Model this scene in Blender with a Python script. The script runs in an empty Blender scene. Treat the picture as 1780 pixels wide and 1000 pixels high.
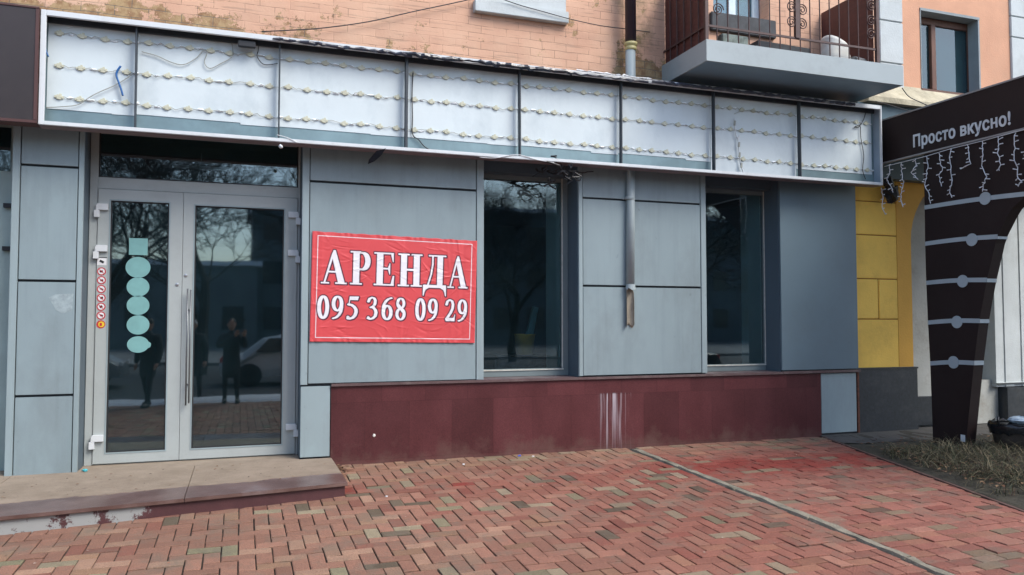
import bpy, bmesh, math, random
import numpy as np
from math import sin, cos, pi, radians, atan, sqrt
from mathutils import Vector, Matrix
random.seed(7)
rng = np.random.default_rng(5)
scn = bpy.context.scene
COL = scn.collection

# ------------------------------------------------------------------ camera
F = 1350.0; CAMY = -8.247; CAMZ = 1.5
PITCH = atan(57 / F); YAW = atan(470 * cos(PITCH) / F)
FW = Vector((sin(YAW) * cos(PITCH), cos(YAW) * cos(PITCH), sin(PITCH)))
RT = Vector((cos(YAW), -sin(YAW), 0)); UP = RT.cross(FW)
cam = bpy.data.cameras.new('camera'); camo = bpy.data.objects.new('camera', cam); COL.objects.link(camo)
cam.sensor_width = 36; cam.lens = F / 1780 * 36; cam.clip_start = 0.02; cam.clip_end = 3000
M3 = Matrix((RT, UP, -FW)).transposed()
camo.matrix_world = Matrix.Translation((0, CAMY, CAMZ)) @ M3.to_4x4()
scn.camera = camo
# ------------------------------------------------------------------ light
SUN_EL = radians(48); SUN_AZ = radians(140)   # azimuth from +Y clockwise: behind the photographer, to the right
w = bpy.data.worlds.new('World'); scn.world = w; w.use_nodes = True
nt = w.node_tree; bgn = nt.nodes['Background']
sky = nt.nodes.new('ShaderNodeTexSky'); sky.sky_type = 'NISHITA'; sky.sun_disc = False
sky.sun_elevation = SUN_EL; sky.sun_rotation = SUN_AZ; sky.air_density = 1.0; sky.dust_density = 1.6; sky.ozone_density = 0.8
nt.links.new(sky.outputs[0], bgn.inputs[0]); bgn.inputs[1].default_value = 0.15
sl = bpy.data.lights.new('sun', 'SUN'); so = bpy.data.objects.new('sun', sl); COL.objects.link(so)
sl.energy = 1.5; sl.angle = radians(30); sl.color = (1.0, 0.96, 0.9)
sd = Vector((sin(SUN_AZ) * cos(SUN_EL), cos(SUN_AZ) * cos(SUN_EL), sin(SUN_EL)))
so.rotation_euler = sd.to_track_quat('Z', 'Y').to_euler()
scn.view_settings.view_transform = 'Standard'; scn.view_settings.look = 'None'
scn.view_settings.exposure = 1.12; scn.view_settings.gamma = 1.0

# ------------------------------------------------------------------ measuring helpers
def ray(px, py): return FW + RT * ((px - 890) / F) - UP * ((py - 500) / F)
def pl(px, py, y):
    d = ray(px, py); t = (y - CAMY) / d.y; return t * d.x, t * d.z + CAMZ
def plx(px, py, X):
    d = ray(px, py); t = X / d.x; return t * d.y + CAMY, t * d.z + CAMZ
GS = 0.03
def gz(y): return GS * y if -9 < y < 0 else (0.0 if y >= 0 else GS * -9)
def gr(px, py):
    d = ray(px, py); o = Vector((0, CAMY, CAMZ))
    # plane z = GS*y
    t = (GS * o.y - o.z) / (d.z - GS * d.y); p = o + t * d
    return p.x, p.y, p.z
# ------------------------------------------------------------------ mesh helpers
class MB:
    def __init__(s): s.v = []; s.f = []; s.m = []; s.mi = 0; s.c = None
    def add(s, vs, fs):
        o = len(s.v); s.v += [tuple(q) for q in vs]; s.f += [tuple(i + o for i in f) for f in fs]; s.m += [s.mi] * len(fs); return s
    def box(s, x0, x1, y0, y1, z0, z1):
        vs = [(x, y, z) for z in (z0, z1) for y in (y0, y1) for x in (x0, x1)]
        return s.add(vs, [(0, 2, 3, 1), (4, 5, 7, 6), (0, 1, 5, 4), (2, 6, 7, 3), (0, 4, 6, 2), (1, 3, 7, 5)])
    def obox(s, c, sx, sy, sz, R=None):
        R = R or Matrix.Identity(3); vs = []
        for z in (-1, 1):
            for y in (-1, 1):
                for x in (-1, 1): vs.append(Vector(c) + R @ Vector((x * sx / 2, y * sy / 2, z * sz / 2)))
        return s.add(vs, [(0, 2, 3, 1), (4, 5, 7, 6), (0, 1, 5, 4), (2, 6, 7, 3), (0, 4, 6, 2), (1, 3, 7, 5)])
    def prism(s, pts, d):           # pts: 3-D polygon, d: extrusion vector
        n = len(pts); d = Vector(d); a = [Vector(p) for p in pts]
        return s.add(a + [p + d for p in a], [tuple(range(n))[::-1], tuple(range(n, 2 * n))] + [(i, (i + 1) % n, n + (i + 1) % n, n + i) for i in range(n)])
    def tube(s, pts, r, n=8, cap=True):
        pts = [Vector(p) for p in pts]; N = len(pts)
        rs = r if isinstance(r, (list, tuple)) else [r] * N
        vs = []; up = None
        for i, p in enumerate(pts):
            t = (pts[min(i + 1, N - 1)] - pts[max(i - 1, 0)]).normalized()
            if up is None: up = Vector((0, 0, 1)) if abs(t.z) < .9 else Vector((1, 0, 0))
            a = t.cross(up)
            if a.length < 1e-4: a = t.orthogonal()
            a.normalize(); b = a.cross(t).normalized(); up = b
            for k in range(n):
                q = 2 * pi * k / n; vs.append(p + (a * cos(q) + b * sin(q)) * rs[i])
        fs = [(i * n + k, i * n + (k + 1) % n, (i + 1) * n + (k + 1) % n, (i + 1) * n + k) for i in range(N - 1) for k in range(n)]
        if cap: fs += [tuple(range(n))[::-1], tuple((N - 1) * n + k for k in range(n))]
        return s.add(vs, fs)
    def lathe(s, c, prof, n=24, R=None):   # prof: (r, z)
        R = R or Matrix.Identity(3); vs = []
        for r, z in prof:
            for k in range(n): vs.append(Vector(c) + R @ Vector((r * cos(2 * pi * k / n), r * sin(2 * pi * k / n), z)))
        m = len(prof)
        fs = [(i * n + k, i * n + (k + 1) % n, (i + 1) * n + (k + 1) % n, (i + 1) * n + k) for i in range(m - 1) for k in range(n)]
        fs += [tuple(range(n))[::-1], tuple((m - 1) * n + k for k in range(n))]
        return s.add(vs, fs)
    def blob(s, c, sx, sy, sz, j=0.0, n=8, m=6):
        vs = [];
        for i in range(m + 1):
            th = pi * i / m
            for k in range(n):
                q = 1 + random.uniform(-j, j)
                vs.append((c[0] + sx * q * sin(th) * cos(2 * pi * k / n), c[1] + sy * q * sin(th) * sin(2 * pi * k / n), c[2] + sz * q * cos(th)))
        fs = [(i * n + k, (i + 1) * n + k, (i + 1) * n + (k + 1) % n, i * n + (k + 1) % n) for i in range(m) for k in range(n)]
        return s.add(vs, fs)
    def build(s, name, mat, parent=None, bevel=0, smooth=False, mod=None):
        me = bpy.data.meshes.new(name); me.from_pydata(s.v, [], s.f)
        mats = mat if isinstance(mat, (list, tuple)) else [mat]
        for q in mats: me.materials.append(q)
        if len(mats) > 1:
            for p, i in zip(me.polygons, s.m): p.material_index = i
        bm = bmesh.new(); bm.from_mesh(me)
        bmesh.ops.recalc_face_normals(bm, faces=bm.faces)
        if bevel:
            es = [e for e in bm.edges if len(e.link_faces) == 2 and e.calc_face_angle(0) > 0.5]
            bmesh.ops.bevel(bm, geom=es, offset=bevel, segments=2, affect='EDGES', clamp_overlap=True)
        bm.to_mesh(me); bm.free()
        if smooth:
            for p in me.polygons: p.use_smooth = True
        o = bpy.data.objects.new(name, me); COL.objects.link(o)
        if parent is not None:
            o.parent = parent; o.matrix_parent_inverse = Matrix.Translation(-parent.location) if parent.type == 'EMPTY' else Matrix.Identity(4)
        return o
def tag(o, label, cat, group=None):
    o['label'] = label; o['category'] = cat
    if group: o['group'] = group
    return o
def struct(o): o['kind'] = 'structure'; return o
def stuff(o): o['kind'] = 'stuff'; return o
def empty(name, loc, label=None, cat=None, group=None):
    o = bpy.data.objects.new(name, None); COL.objects.link(o); o.location = loc; o.empty_display_size = .2
    if label: tag(o, label, cat, group)
    return o
# ------------------------------------------------------------------ materials
def mat(name, c, rough=.6, var=.12, scale=3.0, bump=0.0, bscale=60, spec=.5, metal=0.0, dirt=None, dirt_amt=.3, dscale=1.2, attr=None, stretch=(1, 1, 1), fine=.0, coat=0.0, rvar=.0, streak=0):
    m = bpy.data.materials.new(name); m.use_nodes = True; n = m.node_tree.nodes; L = m.node_tree.links
    b = n['Principled BSDF']; b.inputs['Roughness'].default_value = rough; b.inputs['Metallic'].default_value = metal
    b.inputs['Specular IOR Level'].default_value = spec; b.inputs['Coat Weight'].default_value = coat
    geo = n.new('ShaderNodeNewGeometry'); mp = n.new('ShaderNodeMapping'); mp.inputs['Scale'].default_value = stretch
    L.new(geo.outputs['Position'], mp.inputs[0])
    nz = n.new('ShaderNodeTexNoise'); nz.inputs['Scale'].default_value = scale; nz.inputs['Detail'].default_value = 6; nz.inputs['Roughness'].default_value = .6
    L.new(mp.outputs[0], nz.inputs[0])
    mr = n.new('ShaderNodeMapRange'); mr.inputs[1].default_value = .3; mr.inputs[2].default_value = .7
    mr.inputs[3].default_value = 1 - var; mr.inputs[4].default_value = 1 + var; L.new(nz.outputs[0], mr.inputs[0])
    if attr:
        a = n.new('ShaderNodeAttribute'); a.attribute_name = attr; src = a.outputs['Color']
    else:
        rg = n.new('ShaderNodeRGB'); rg.outputs[0].default_value = (*c, 1); src = rg.outputs[0]
    mul = n.new('ShaderNodeVectorMath'); mul.operation = 'SCALE'; L.new(src, mul.inputs[0]); L.new(mr.outputs[0], mul.inputs['Scale'])
    out = mul.outputs[0]
    if fine:
        n3 = n.new('ShaderNodeTexNoise'); n3.inputs['Scale'].default_value = 140; n3.inputs['Detail'].default_value = 3; L.new(geo.outputs['Position'], n3.inputs[0])
        m3 = n.new('ShaderNodeMapRange'); m3.inputs[1].default_value = .3; m3.inputs[2].default_value = .7; m3.inputs[3].default_value = 1 - fine; m3.inputs[4].default_value = 1 + fine
        L.new(n3.outputs[0], m3.inputs[0]); u3 = n.new('ShaderNodeVectorMath'); u3.operation = 'SCALE'; L.new(out, u3.inputs[0]); L.new(m3.outputs[0], u3.inputs['Scale']); out = u3.outputs[0]
    if dirt:
        n2 = n.new('ShaderNodeTexNoise'); n2.inputs['Scale'].default_value = dscale; n2.inputs['Detail'].default_value = 8; n2.inputs['Roughness'].default_value = .7
        L.new(mp.outputs[0], n2.inputs[0])
        m2 = n.new('ShaderNodeMapRange'); m2.inputs[1].default_value = .5; m2.inputs[2].default_value = .72; m2.inputs[3].default_value = 0; m2.inputs[4].default_value = dirt_amt
        L.new(n2.outputs[0], m2.inputs[0]); mx = n.new('ShaderNodeMix'); mx.data_type = 'RGBA'; L.new(m2.outputs[0], mx.inputs[0])
        L.new(out, mx.inputs[6]); mx.inputs[7].default_value = (*dirt, 1); out = mx.outputs[2]
    if streak:
        mp5 = n.new('ShaderNodeMapping'); mp5.inputs['Scale'].default_value = (7, 7, .45); L.new(geo.outputs['Position'], mp5.inputs[0])
        n5 = n.new('ShaderNodeTexNoise'); n5.inputs['Scale'].default_value = 1.3; n5.inputs['Detail'].default_value = 7; n5.inputs['Roughness'].default_value = .65; L.new(mp5.outputs[0], n5.inputs[0])
        m5 = n.new('ShaderNodeMapRange'); m5.inputs[1].default_value = .5; m5.inputs[2].default_value = .72; m5.inputs[3].default_value = 0; m5.inputs[4].default_value = streak; L.new(n5.outputs[0], m5.inputs[0])
        x5 = n.new('ShaderNodeMix'); x5.data_type = 'RGBA'; L.new(m5.outputs[0], x5.inputs[0]); L.new(out, x5.inputs[6]); x5.inputs[7].default_value = (*[v * .45 for v in (dirt or c)], 1); out = x5.outputs[2]
        n6 = n.new('ShaderNodeTexNoise'); n6.inputs['Scale'].default_value = 9; n6.inputs['Detail'].default_value = 3; L.new(geo.outputs['Position'], n6.inputs[0])
        m6 = n.new('ShaderNodeMapRange'); m6.inputs[1].default_value = .70; m6.inputs[2].default_value = .76; m6.inputs[3].default_value = 0; m6.inputs[4].default_value = .4; L.new(n6.outputs[0], m6.inputs[0])
        x6 = n.new('ShaderNodeMix'); x6.data_type = 'RGBA'; L.new(m6.outputs[0], x6.inputs[0]); L.new(out, x6.inputs[6]); x6.inputs[7].default_value = (*[v * .5 for v in c], 1); out = x6.outputs[2]
    L.new(out, b.inputs['Base Color'])
    if rvar:
        m4 = n.new('ShaderNodeMapRange'); m4.inputs[1].default_value = .35; m4.inputs[2].default_value = .65; m4.inputs[3].default_value = max(.02, rough - rvar); m4.inputs[4].default_value = rough + rvar
        L.new(nz.outputs[0], m4.inputs[0]); L.new(m4.outputs[0], b.inputs['Roughness'])
    if bump:
        nb = n.new('ShaderNodeTexNoise'); nb.inputs['Scale'].default_value = bscale; nb.inputs['Detail'].default_value = 5; L.new(geo.outputs['Position'], nb.inputs[0])
        bp = n.new('ShaderNodeBump'); bp.inputs['Strength'].default_value = bump; bp.inputs['Distance'].default_value = .01
        L.new(nb.outputs[0], bp.inputs['Height']); L.new(bp.outputs[0], b.inputs['Normal'])
    m['out'] = 0
    return m
def bsdf(m): return m.node_tree.nodes['Principled BSDF']
def glass_mat(name, tint, refl=1.6, base=.04, rough=.022, haze=.05):
    m = bpy.data.materials.new(name); m.use_nodes = True; n = m.node_tree.nodes; L = m.node_tree.links
    n.remove(n['Principled BSDF']); o = n['Material Output']
    tr = n.new('ShaderNodeBsdfTransparent'); tr.inputs[0].default_value = (*tint, 1)
    gl = n.new('ShaderNodeBsdfGlossy'); gl.inputs['Roughness'].default_value = rough; gl.inputs[0].default_value = (.86, .97, 1, 1)
    fr = n.new('ShaderNodeFresnel'); fr.inputs[0].default_value = 1.5
    geo = n.new('ShaderNodeNewGeometry'); nz = n.new('ShaderNodeTexNoise'); nz.inputs['Scale'].default_value = 1.1; L.new(geo.outputs['Position'], nz.inputs[0])
    bp = n.new('ShaderNodeBump'); bp.inputs['Strength'].default_value = .05; bp.inputs['Distance'].default_value = .02; L.new(nz.outputs[0], bp.inputs['Height']); L.new(bp.outputs[0], gl.inputs['Normal'])
    ma = n.new('ShaderNodeMath'); ma.operation = 'MULTIPLY_ADD'; ma.inputs[1].default_value = refl; ma.inputs[2].default_value = base; L.new(fr.outputs[0], ma.inputs[0])
    mx = n.new('ShaderNodeMixShader'); L.new(ma.outputs[0], mx.inputs[0]); L.new(tr.outputs[0], mx.inputs[1]); L.new(gl.outputs[0], mx.inputs[2]); df = n.new('ShaderNodeBsdfDiffuse'); df.inputs[0].default_value = (.16, .36, .42, 1)  # teal diffuse mixed in as painted haze, to murk the reflections
    dn = n.new('ShaderNodeTexNoise'); dn.inputs['Scale'].default_value = 1.7; dn.inputs['Detail'].default_value = 6; L.new(geo.outputs['Position'], dn.inputs[0])
    dr = n.new('ShaderNodeMapRange'); dr.inputs[1].default_value = .3; dr.inputs[2].default_value = .7; dr.inputs[3].default_value = haze * .5; dr.inputs[4].default_value = haze * 1.7; L.new(dn.outputs[0], dr.inputs[0])
    m2 = n.new('ShaderNodeMixShader'); L.new(dr.outputs[0], m2.inputs[0]); L.new(mx.outputs[0], m2.inputs[1]); L.new(df.outputs[0], m2.inputs[2]); L.new(m2.outputs[0], o.inputs[0])
    return m
CLAD = mat('cladding', (.235, .30, .318), .42, .10, 1.1, streak=.14, dirt=(.14, .155, .155), dirt_amt=.38, dscale=1.6, stretch=(1, 1, .55), fine=.03, bump=.03, bscale=4)
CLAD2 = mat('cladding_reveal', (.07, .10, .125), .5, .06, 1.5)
CLAD3 = mat('cladding_light', (.27, .34, .355), .42, .06, 1.1, streak=.16, dirt=(.17, .18, .18), dirt_amt=.3, dscale=1.7, stretch=(1, 1, .5))
JOINT = mat('joint', (.03, .035, .04), .8)
ALU = mat('door_aluminium', (.37, .405, .395), .38, .05, 2.0, fine=.03, dirt=(.2, .2, .2), dirt_amt=.2, dscale=3)
ALU2 = mat('brushed_metal', (.45, .46, .47), .3, .05, metal=.8)
RUBBER = mat('seal', (.015, .016, .018), .6)
WHITEPL = mat('white_metal', (.62, .65, .66), .4, .06, 2, dirt=(.3, .3, .28), dirt_amt=.35, dscale=4)
SIGNW = mat('sign_back_white', (.57, .64, .655), .45, .06, 1.3, bump=.25, bscale=7, dirt=(.40, .47, .5), dirt_amt=.6, dscale=2.2, stretch=(1, 1, .6))
GALV = mat('galvanised_sheet', (.20, .29, .31), .38, .14, 4, metal=.35, dirt=(.12, .16, .17), dirt_amt=.4)
DARKST = mat('dark_steel', (.035, .045, .055), .55, .2, 9)
LEDM = mat('led_module', (.52, .52, .40), .5, .1)
WIRE = mat('wire_grey', (.30, .31, .27), .6); WIRED = mat('wire_dark', (.03, .03, .035), .6); WIREW = mat('wire_white', (.6, .62, .63), .5)
GLUE = mat('glue_blob', (.8, .84, .86), .3)
RIDGE = None; BLUE = mat('blue_tape', (.01, .10, .30), .5)
BLACKP = mat('black_plastic', (.012, .013, .016), .5)
BRN = mat('brown_board', (.035, .026, .024), .4, .12, 1.5, dirt=(.06, .045, .04), dirt_amt=.4, dscale=2)
BRN2 = mat('brown_panel', (.024, .014, .013), .6, .15, 1.5, spec=.25, dirt=(.035, .025, .022), dirt_amt=.5)
BRNF = mat('brown_frame', (.08, .035, .03), .5, .1)
GREYSTR = mat('grey_stripe', (.40, .46, .48), .5, .06)
GRAN = mat('black_granite', (.022, .028, .035), .35, .3, 25, fine=.3, dirt=(.07, .075, .075), dirt_amt=.5, dscale=5)
YEL = mat('yellow_stucco', (.90, .56, .10), .75, .08, 2, bump=.3, bscale=40, dirt=(.35, .17, .03), dirt_amt=.35, dscale=1.5)
YEL2 = mat('orange_stucco', (.70, .37, .055), .75, .08, 2, bump=.3, bscale=40)
PEACH = mat('peach_stucco', (.60, .32, .20), .85, .1, 2, bump=.4, bscale=50, dirt=(.45, .30, .2), dirt_amt=.3, dscale=1.5)
WSTUC = mat('white_stucco', (.50, .54, .54), .8, .08, 3, bump=.3, bscale=50, dirt=(.3, .31, .28), dirt_amt=.4, dscale=2)
CREAM = mat('cream_plaster', (.40, .41, .38), .85, .12, 2, bump=.4, bscale=30, dirt=(.2, .17, .12), dirt_amt=.6, dscale=3)
CONC = mat('concrete', (.21, .19, .145), .9, .35, 6, bump=1, bscale=60, fine=.3, dirt=(.08, .085, .06), dirt_amt=.85, dscale=5)
RUSTI = mat('wrought_iron', (.065, .032, .028), .6, .3, 12)
BROWNSHEET = mat('brown_sheet', (.085, .025, .022), .55, .2, 4, stretch=(1, 1, 5))
WOODW = mat('old_wood', (.12, .05, .03), .6, .25, 8, stretch=(4, 4, 1))
GREYPIPE = mat('grey_pipe', (.30, .355, .365), .5, .08, 3); DARKPIPE = mat('dark_pipe', (.03, .02, .03), .35, .2, 6)
YRING = mat('pipe_collar', (.5, .44, .2), .5); RAWPIPE = mat('raw_zinc', (.26, .23, .18), .5, .2, 12)
ROOMW = mat('room_wall', (.03, .038, .045), .9, .3, 1.2); ROOMF = mat('room_floor', (.015, .015, .018), .7); JAMBI = mat('inner_jamb', (.50, .64, .58), .7, .1)
TEALSTK = mat('teal_sticker', (.17, .36, .35), .6, .08, 12)
WHITE = mat('white_plain', (.7, .7, .7), .5); RED = mat('red_plain', (.45, .02, .03), .5); YELP = mat('yellow_plain', (.7, .5, .03), .5)
GLASS = glass_mat('door_glass', (.45, .55, .58), 2.4, .05, haze=.022); GLASSW = glass_mat('window_glass', (.85, .93, .95), 1.5, .01, haze=.010)
GLASSU = glass_mat('upper_glass', (.3, .4, .42), 1.6, .02, haze=.06)
BARK = mat('bark', (.035, .03, .027), .95, .3, 8); SNOW = mat('snow', (.75, .78, .82), .7, .05)
ASPH = mat('asphalt', (.05, .05, .052), .9, .3, 4, bump=.5, bscale=120, fine=.3); SOIL = mat('soil', (.04, .036, .024), .95, .4, 5, bump=1, bscale=40, fine=.4)
RUSTS = mat('rusty_strip', (.13, .045, .025), .8, .4, 20)

# ================================================================== GROUND
ext = MB(); ext.add([(-400, -9, gz(-9) - .03), (400, -9, gz(-9) - .03), (400, 0, -.03), (-400, 0, -.03)], [(0, 1, 2, 3)])
ext.add([(-400, 0, -.03), (400, 0, -.03), (400, 400, -.03), (-400, 400, -.03)], [(0, 1, 2, 3)])
struct(ext.build('ground', ASPH))
jo = MB(); jo.add([(-9, -9, gz(-9) - .010), (5.0, -9, gz(-9) - .010), (5.0, -6, gz(-6) - .01), (5.3, -5, gz(-5) - .010), (7.14, -.02, -.010), (-9, -.02, -.010)], [(0, 1, 2, 3, 4, 5)])
struct(jo.build('joint_sand', mat('joint_sand', (.028, .022, .017), .95, .3, 20)))
# edge of the paved area on the right
E0 = gr(1435, 763); E1 = gr(1780, 892)
def edge_x(y): return E0[0] + (E1[0] - E0[0]) * (y - E0[1]) / (E1[1] - E0[1])
K = [gr(1108, 784), gr(1180, 812), gr(1310, 862), gr(1480, 930), gr(1640, 998)]
def kerb_x(y):
    for a, b in zip(K, K[1:]):
        if y >= b[1]: return a[0] + (b[0] - a[0]) * (y - a[1]) / (b[1] - a[1])
    return K[-1][0] + (y - K[-1][1]) * (K[-1][0] - K[-2][0]) / (K[-1][1] - K[-2][1])
def pavers():
    a = .110; mb = MB(); cols = []
    nx = int(18 / a); ny = int(9.2 / a)
    def noise2(x, y): return .5 + .25 * (sin(x * 1.7 + y * .6) + sin(y * 2.3 - x * .9 + 1.3))
    def brick(cx, cy, lx, ly, side=None):
        if side is None and cx > kerb_x(cy): return
        ex = edge_x(cy)
        if cx - lx / 2 > ex - .02 or cx < -9 or cy < -8.95: return
        kx = kerb_x(cy)
        if abs(cx - kx) < .05 + lx / 2 + .004: 
            # cut bricks beside the kerb
            x0, x1 = cx - lx / 2, cx + lx / 2
            if cx < kx: x1 = min(x1, kx - .052)
            else: x0 = max(x0, kx + .052)
            if x1 - x0 < .025: return
            cx = (x0 + x1) / 2; lx = x1 - x0
        y1 = cy + ly / 2; y0 = cy - ly / 2
        if y1 > -.004: y1 = -.004
        x0 = cx - lx / 2; x1 = cx + lx / 2
        if x1 > ex: x1 = ex
        if y1 - y0 < .03 or x1 - x0 < .02: return
        lx = x1 - x0; ly = y1 - y0; cx = (x0 + x1) / 2; cy = (y0 + y1) / 2
        g = random.uniform(.0028, .0055); bv = .004
        hx, hy = lx / 2 - g, ly / 2 - g
        hx += random.uniform(-.001, .001)
        tx, ty = random.gauss(0, .012), random.gauss(0, .012); dz = random.gauss(0, .002); rz = random.gauss(0, .006)
        vs = []
        for (k, zz) in ((0, -.012), (0, -bv * .8), (bv, 0)):
            for sx, sy in ((-1, -1), (1, -1), (1, 1), (-1, 1)):
                k2 = k * random.choice((.6, 1, 1, 1.6, 3.2)) if k else 0
                ux, uy = sx * (hx - k2), sy * (hy - k2 * random.uniform(.5, 1))
                X = cx + ux * cos(rz) - uy * sin(rz); Y = cy + ux * sin(rz) + uy * cos(rz)
                vs.append((X, Y, gz(Y) + .003 + zz + dz + tx * ux + ty * uy))
        fs = []
        for l in (0, 4):
            for k in range(4): fs.append((l + k, l + (k + 1) % 4, l + 4 + (k + 1) % 4, l + 4 + k))
        fs.append((8, 9, 10, 11)); mb.add(vs, fs)
        # colour of this brick
        right = cx > kx
        r = random.random(); n = noise2(cx, cy)
        if r < (.04 if not right else .07): c = (.185, .165, .115)
        elif r < .075: c = (.24, .20, .15)
        elif r < .10: c = (.11, .085, .065)
        elif r < .15: c = (.20, .085, .068)
        elif r < .27: c = (.275, .165, .128)
        elif r < .34: c = (.24, .14, .10)
        else: c = (.238, .122, .096)
        c = np.array(c) * random.uniform(.84, 1.12) * (.84 + .24 * n)
        c = c * np.array([1.0, 1 - .16 * min(1, max(0, (cx - .5) / 4)), 1 - .12 * min(1, max(0, (cx - .5) / 4))])
        if right: c = c * np.array([.97, .88, .9])
        # red splashes (spilt paint dust) along a band
        s = math.exp(-((cy + 1.15 + .07 * (cx - 4)) / .38) ** 2) * (1 / (1 + math.exp(-(cx - 4.0) * 5))) * (.75 + .5 * random.random())
        s2 = math.exp(-((cy + 1.05) / .16) ** 2 - ((cx - .95) / .16) ** 2)
        s3 = 1.0 if (abs(cx - 1.98) < .09 and abs(cy + 1.12) < .055) else 0
        s4 = .35 * math.exp(-((cy + 1.3) / .5) ** 2) if cx > 1.5 else 0
        s5 = .3 * math.exp(-((cx - 3.4) / .9) ** 2 - ((cy + 3.2) / 1.6) ** 2)
        s = min(1, s * .85 + s2 + s3 + s4 + s5)
        if r > .1: c = c * (1 - s) + np.array([.19, .034, .028]) * s
        # sandy strip by the wall
        q = math.exp(-((cy + .15) / .35) ** 2) * .35
        c = c * (1 - q) + np.array([.26, .17, .12]) * q
        c = c * np.array([1.02, 1.04, .90]) * random.uniform(.92, 1.08)
        for _ in range(9): cols.append(c)
    for i in range(-int(9 / a), int(9 / a)):
        for j in range(-ny, 2):
            k = (i - j) % 4
            X = i * a; Yc = (j + .5) * a; KX = kerb_x(Yc)
            if X > KX + 1.0: continue
            if k == 0: brick((i + 1) * a, (j + .5) * a, 2 * a, a)
            elif k == 3: brick((i + .5) * a, (j + 1) * a, a, 2 * a)
    for j in range(-ny, 2):
        cy = (j + .5) * a; off = random.choice((0, .5, .5, .25)) * 2 * a + random.uniform(-.01, .01); i = int(2.5 / (2 * a))
        while i * 2 * a + off < 8:
            cx = i * 2 * a + off; i += 1
            if cx + a > kerb_x(cy) + .06 and cx > kerb_x(cy) - .02: brick(cx, cy, 2 * a, a, 1)
    me = bpy.data.meshes.new('brick_pavement'); me.from_pydata(mb.v, [], mb.f)
    at = me.color_attributes.new('Col', 'FLOAT_COLOR', 'CORNER')
    arr = np.ones((len(me.loops), 4), np.float32); cc = np.repeat(np.array(cols), 4, axis=0); arr[:, :3] = cc; at.data.foreach_set('color', arr.ravel())
    m = mat('paver', (0, 0, 0), .78, .10, 14, bump=.8, bscale=70, attr='Col', fine=.25, dirt=(.14, .12, .09), dirt_amt=.8, dscale=3.2, spec=.35, rvar=.12)
    me.materials.append(m); o = bpy.data.objects.new('brick_pavement', me); COL.objects.link(o); struct(o)
pavers()
def kerbs():
    ys = [0 - .03]; 
    mb = MB(); y = -.12
    while y > -6.5:
        L = .98; y2 = y - L
        n = 8; vs = []; 
        for i in range(n + 1):
            yy = y + (y2 - y) * i / n; kx = kerb_x(yy); wv = .046 + random.uniform(-.010, .010); z = gz(yy) + .014 + random.uniform(-.006, .006)
            vs += [(kx - wv, yy, z - .03), (kx - wv + .014, yy, z), (kx + wv - .016 + random.uniform(-.006, .006), yy, z + .002), (kx + wv, yy, z - .03)]
        fs = [(i * 4 + k, i * 4 + k + 1, i * 4 + 5 + k, i * 4 + 4 + k) for i in range(n) for k in range(3)] + [(0, 1, 2, 3), (n * 4, n * 4 + 3, n * 4 + 2, n * 4 + 1)]
        mb.add(vs, fs); y = y2 - .012
    struct(mb.build('kerb', CONC))
    mb = MB(); pts = []
    for i in range(30):
        y = E0[1] + .1 - i * .2; pts.append((edge_x(y) + .02 + random.uniform(-.006, .006), y, gz(y) + .012))
    vs = []; 
    for p in pts: vs += [(p[0] - .018, p[1], p[2] - .02), (p[0] - .016, p[1], p[2]), (p[0] + .02, p[1], p[2]), (p[0] + .022, p[1], p[2] - .02)]
    fs = [(i * 4 + k, i * 4 + k + 1, i * 4 + 5 + k, i * 4 + 4 + k) for i in range(len(pts) - 1) for k in range(3)]
    struct(mb.add(vs, fs).build('pavement_edge', mat('edge_strip', (.09, .05, .04), .9, .3, 10)))
kerbs()
# soil bed right of the paving, asphalt path by the cafe wall
def soil():
    n = 60; m = 40; vs = []; X0, X1, Y0, Y1 = 5.2, 14, -9, .12
    for j in range(m + 1):
        for i in range(n + 1):
            y = Y1 + (Y0 - Y1) * j / m; ex = edge_x(y) + .04
            x = max(ex, 0) + (X1 - ex) * (i / n) ** 1.6
            h = .02 + (.05 * min(1, max(0, (x - ex) / .8)) * (1 / (1 + math.exp((y + 1.0) * 5))) + random.uniform(-.008, .008)) if i > 0 else -.02
            vs.append((x, y, gz(y) + h - .015))
    fs = [(j * (n + 1) + i, j * (n + 1) + i + 1, (j + 1) * (n + 1) + i + 1, (j + 1) * (n + 1) + i) for j in range(m) for i in range(n)]
    o = MB().add(vs, fs).build('soil_bed', SOIL, smooth=True); struct(o)
soil()
ap = MB(); ap.add([(edge_x(-.05) + .04, .12, .012), (12, .12, .012), (12, -.5, .0), (8.0, -.62, -.005), (7.05 + .15, -.62, -.005), (edge_x(-.5) + .05, -.5, -.003)], [(0, 1, 2, 3, 4, 5)])
struct(ap.build('asphalt_path', mat('path', (.075, .07, .062), .85, .3, 5, bump=.4, bscale=80, fine=.2)))

# ================================================================== BUILDING
B = empty('apartment_building', (3, .1, 0), 'old peach brick apartment block with grey panelled shopfront and dark glass doors', 'building')
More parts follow.
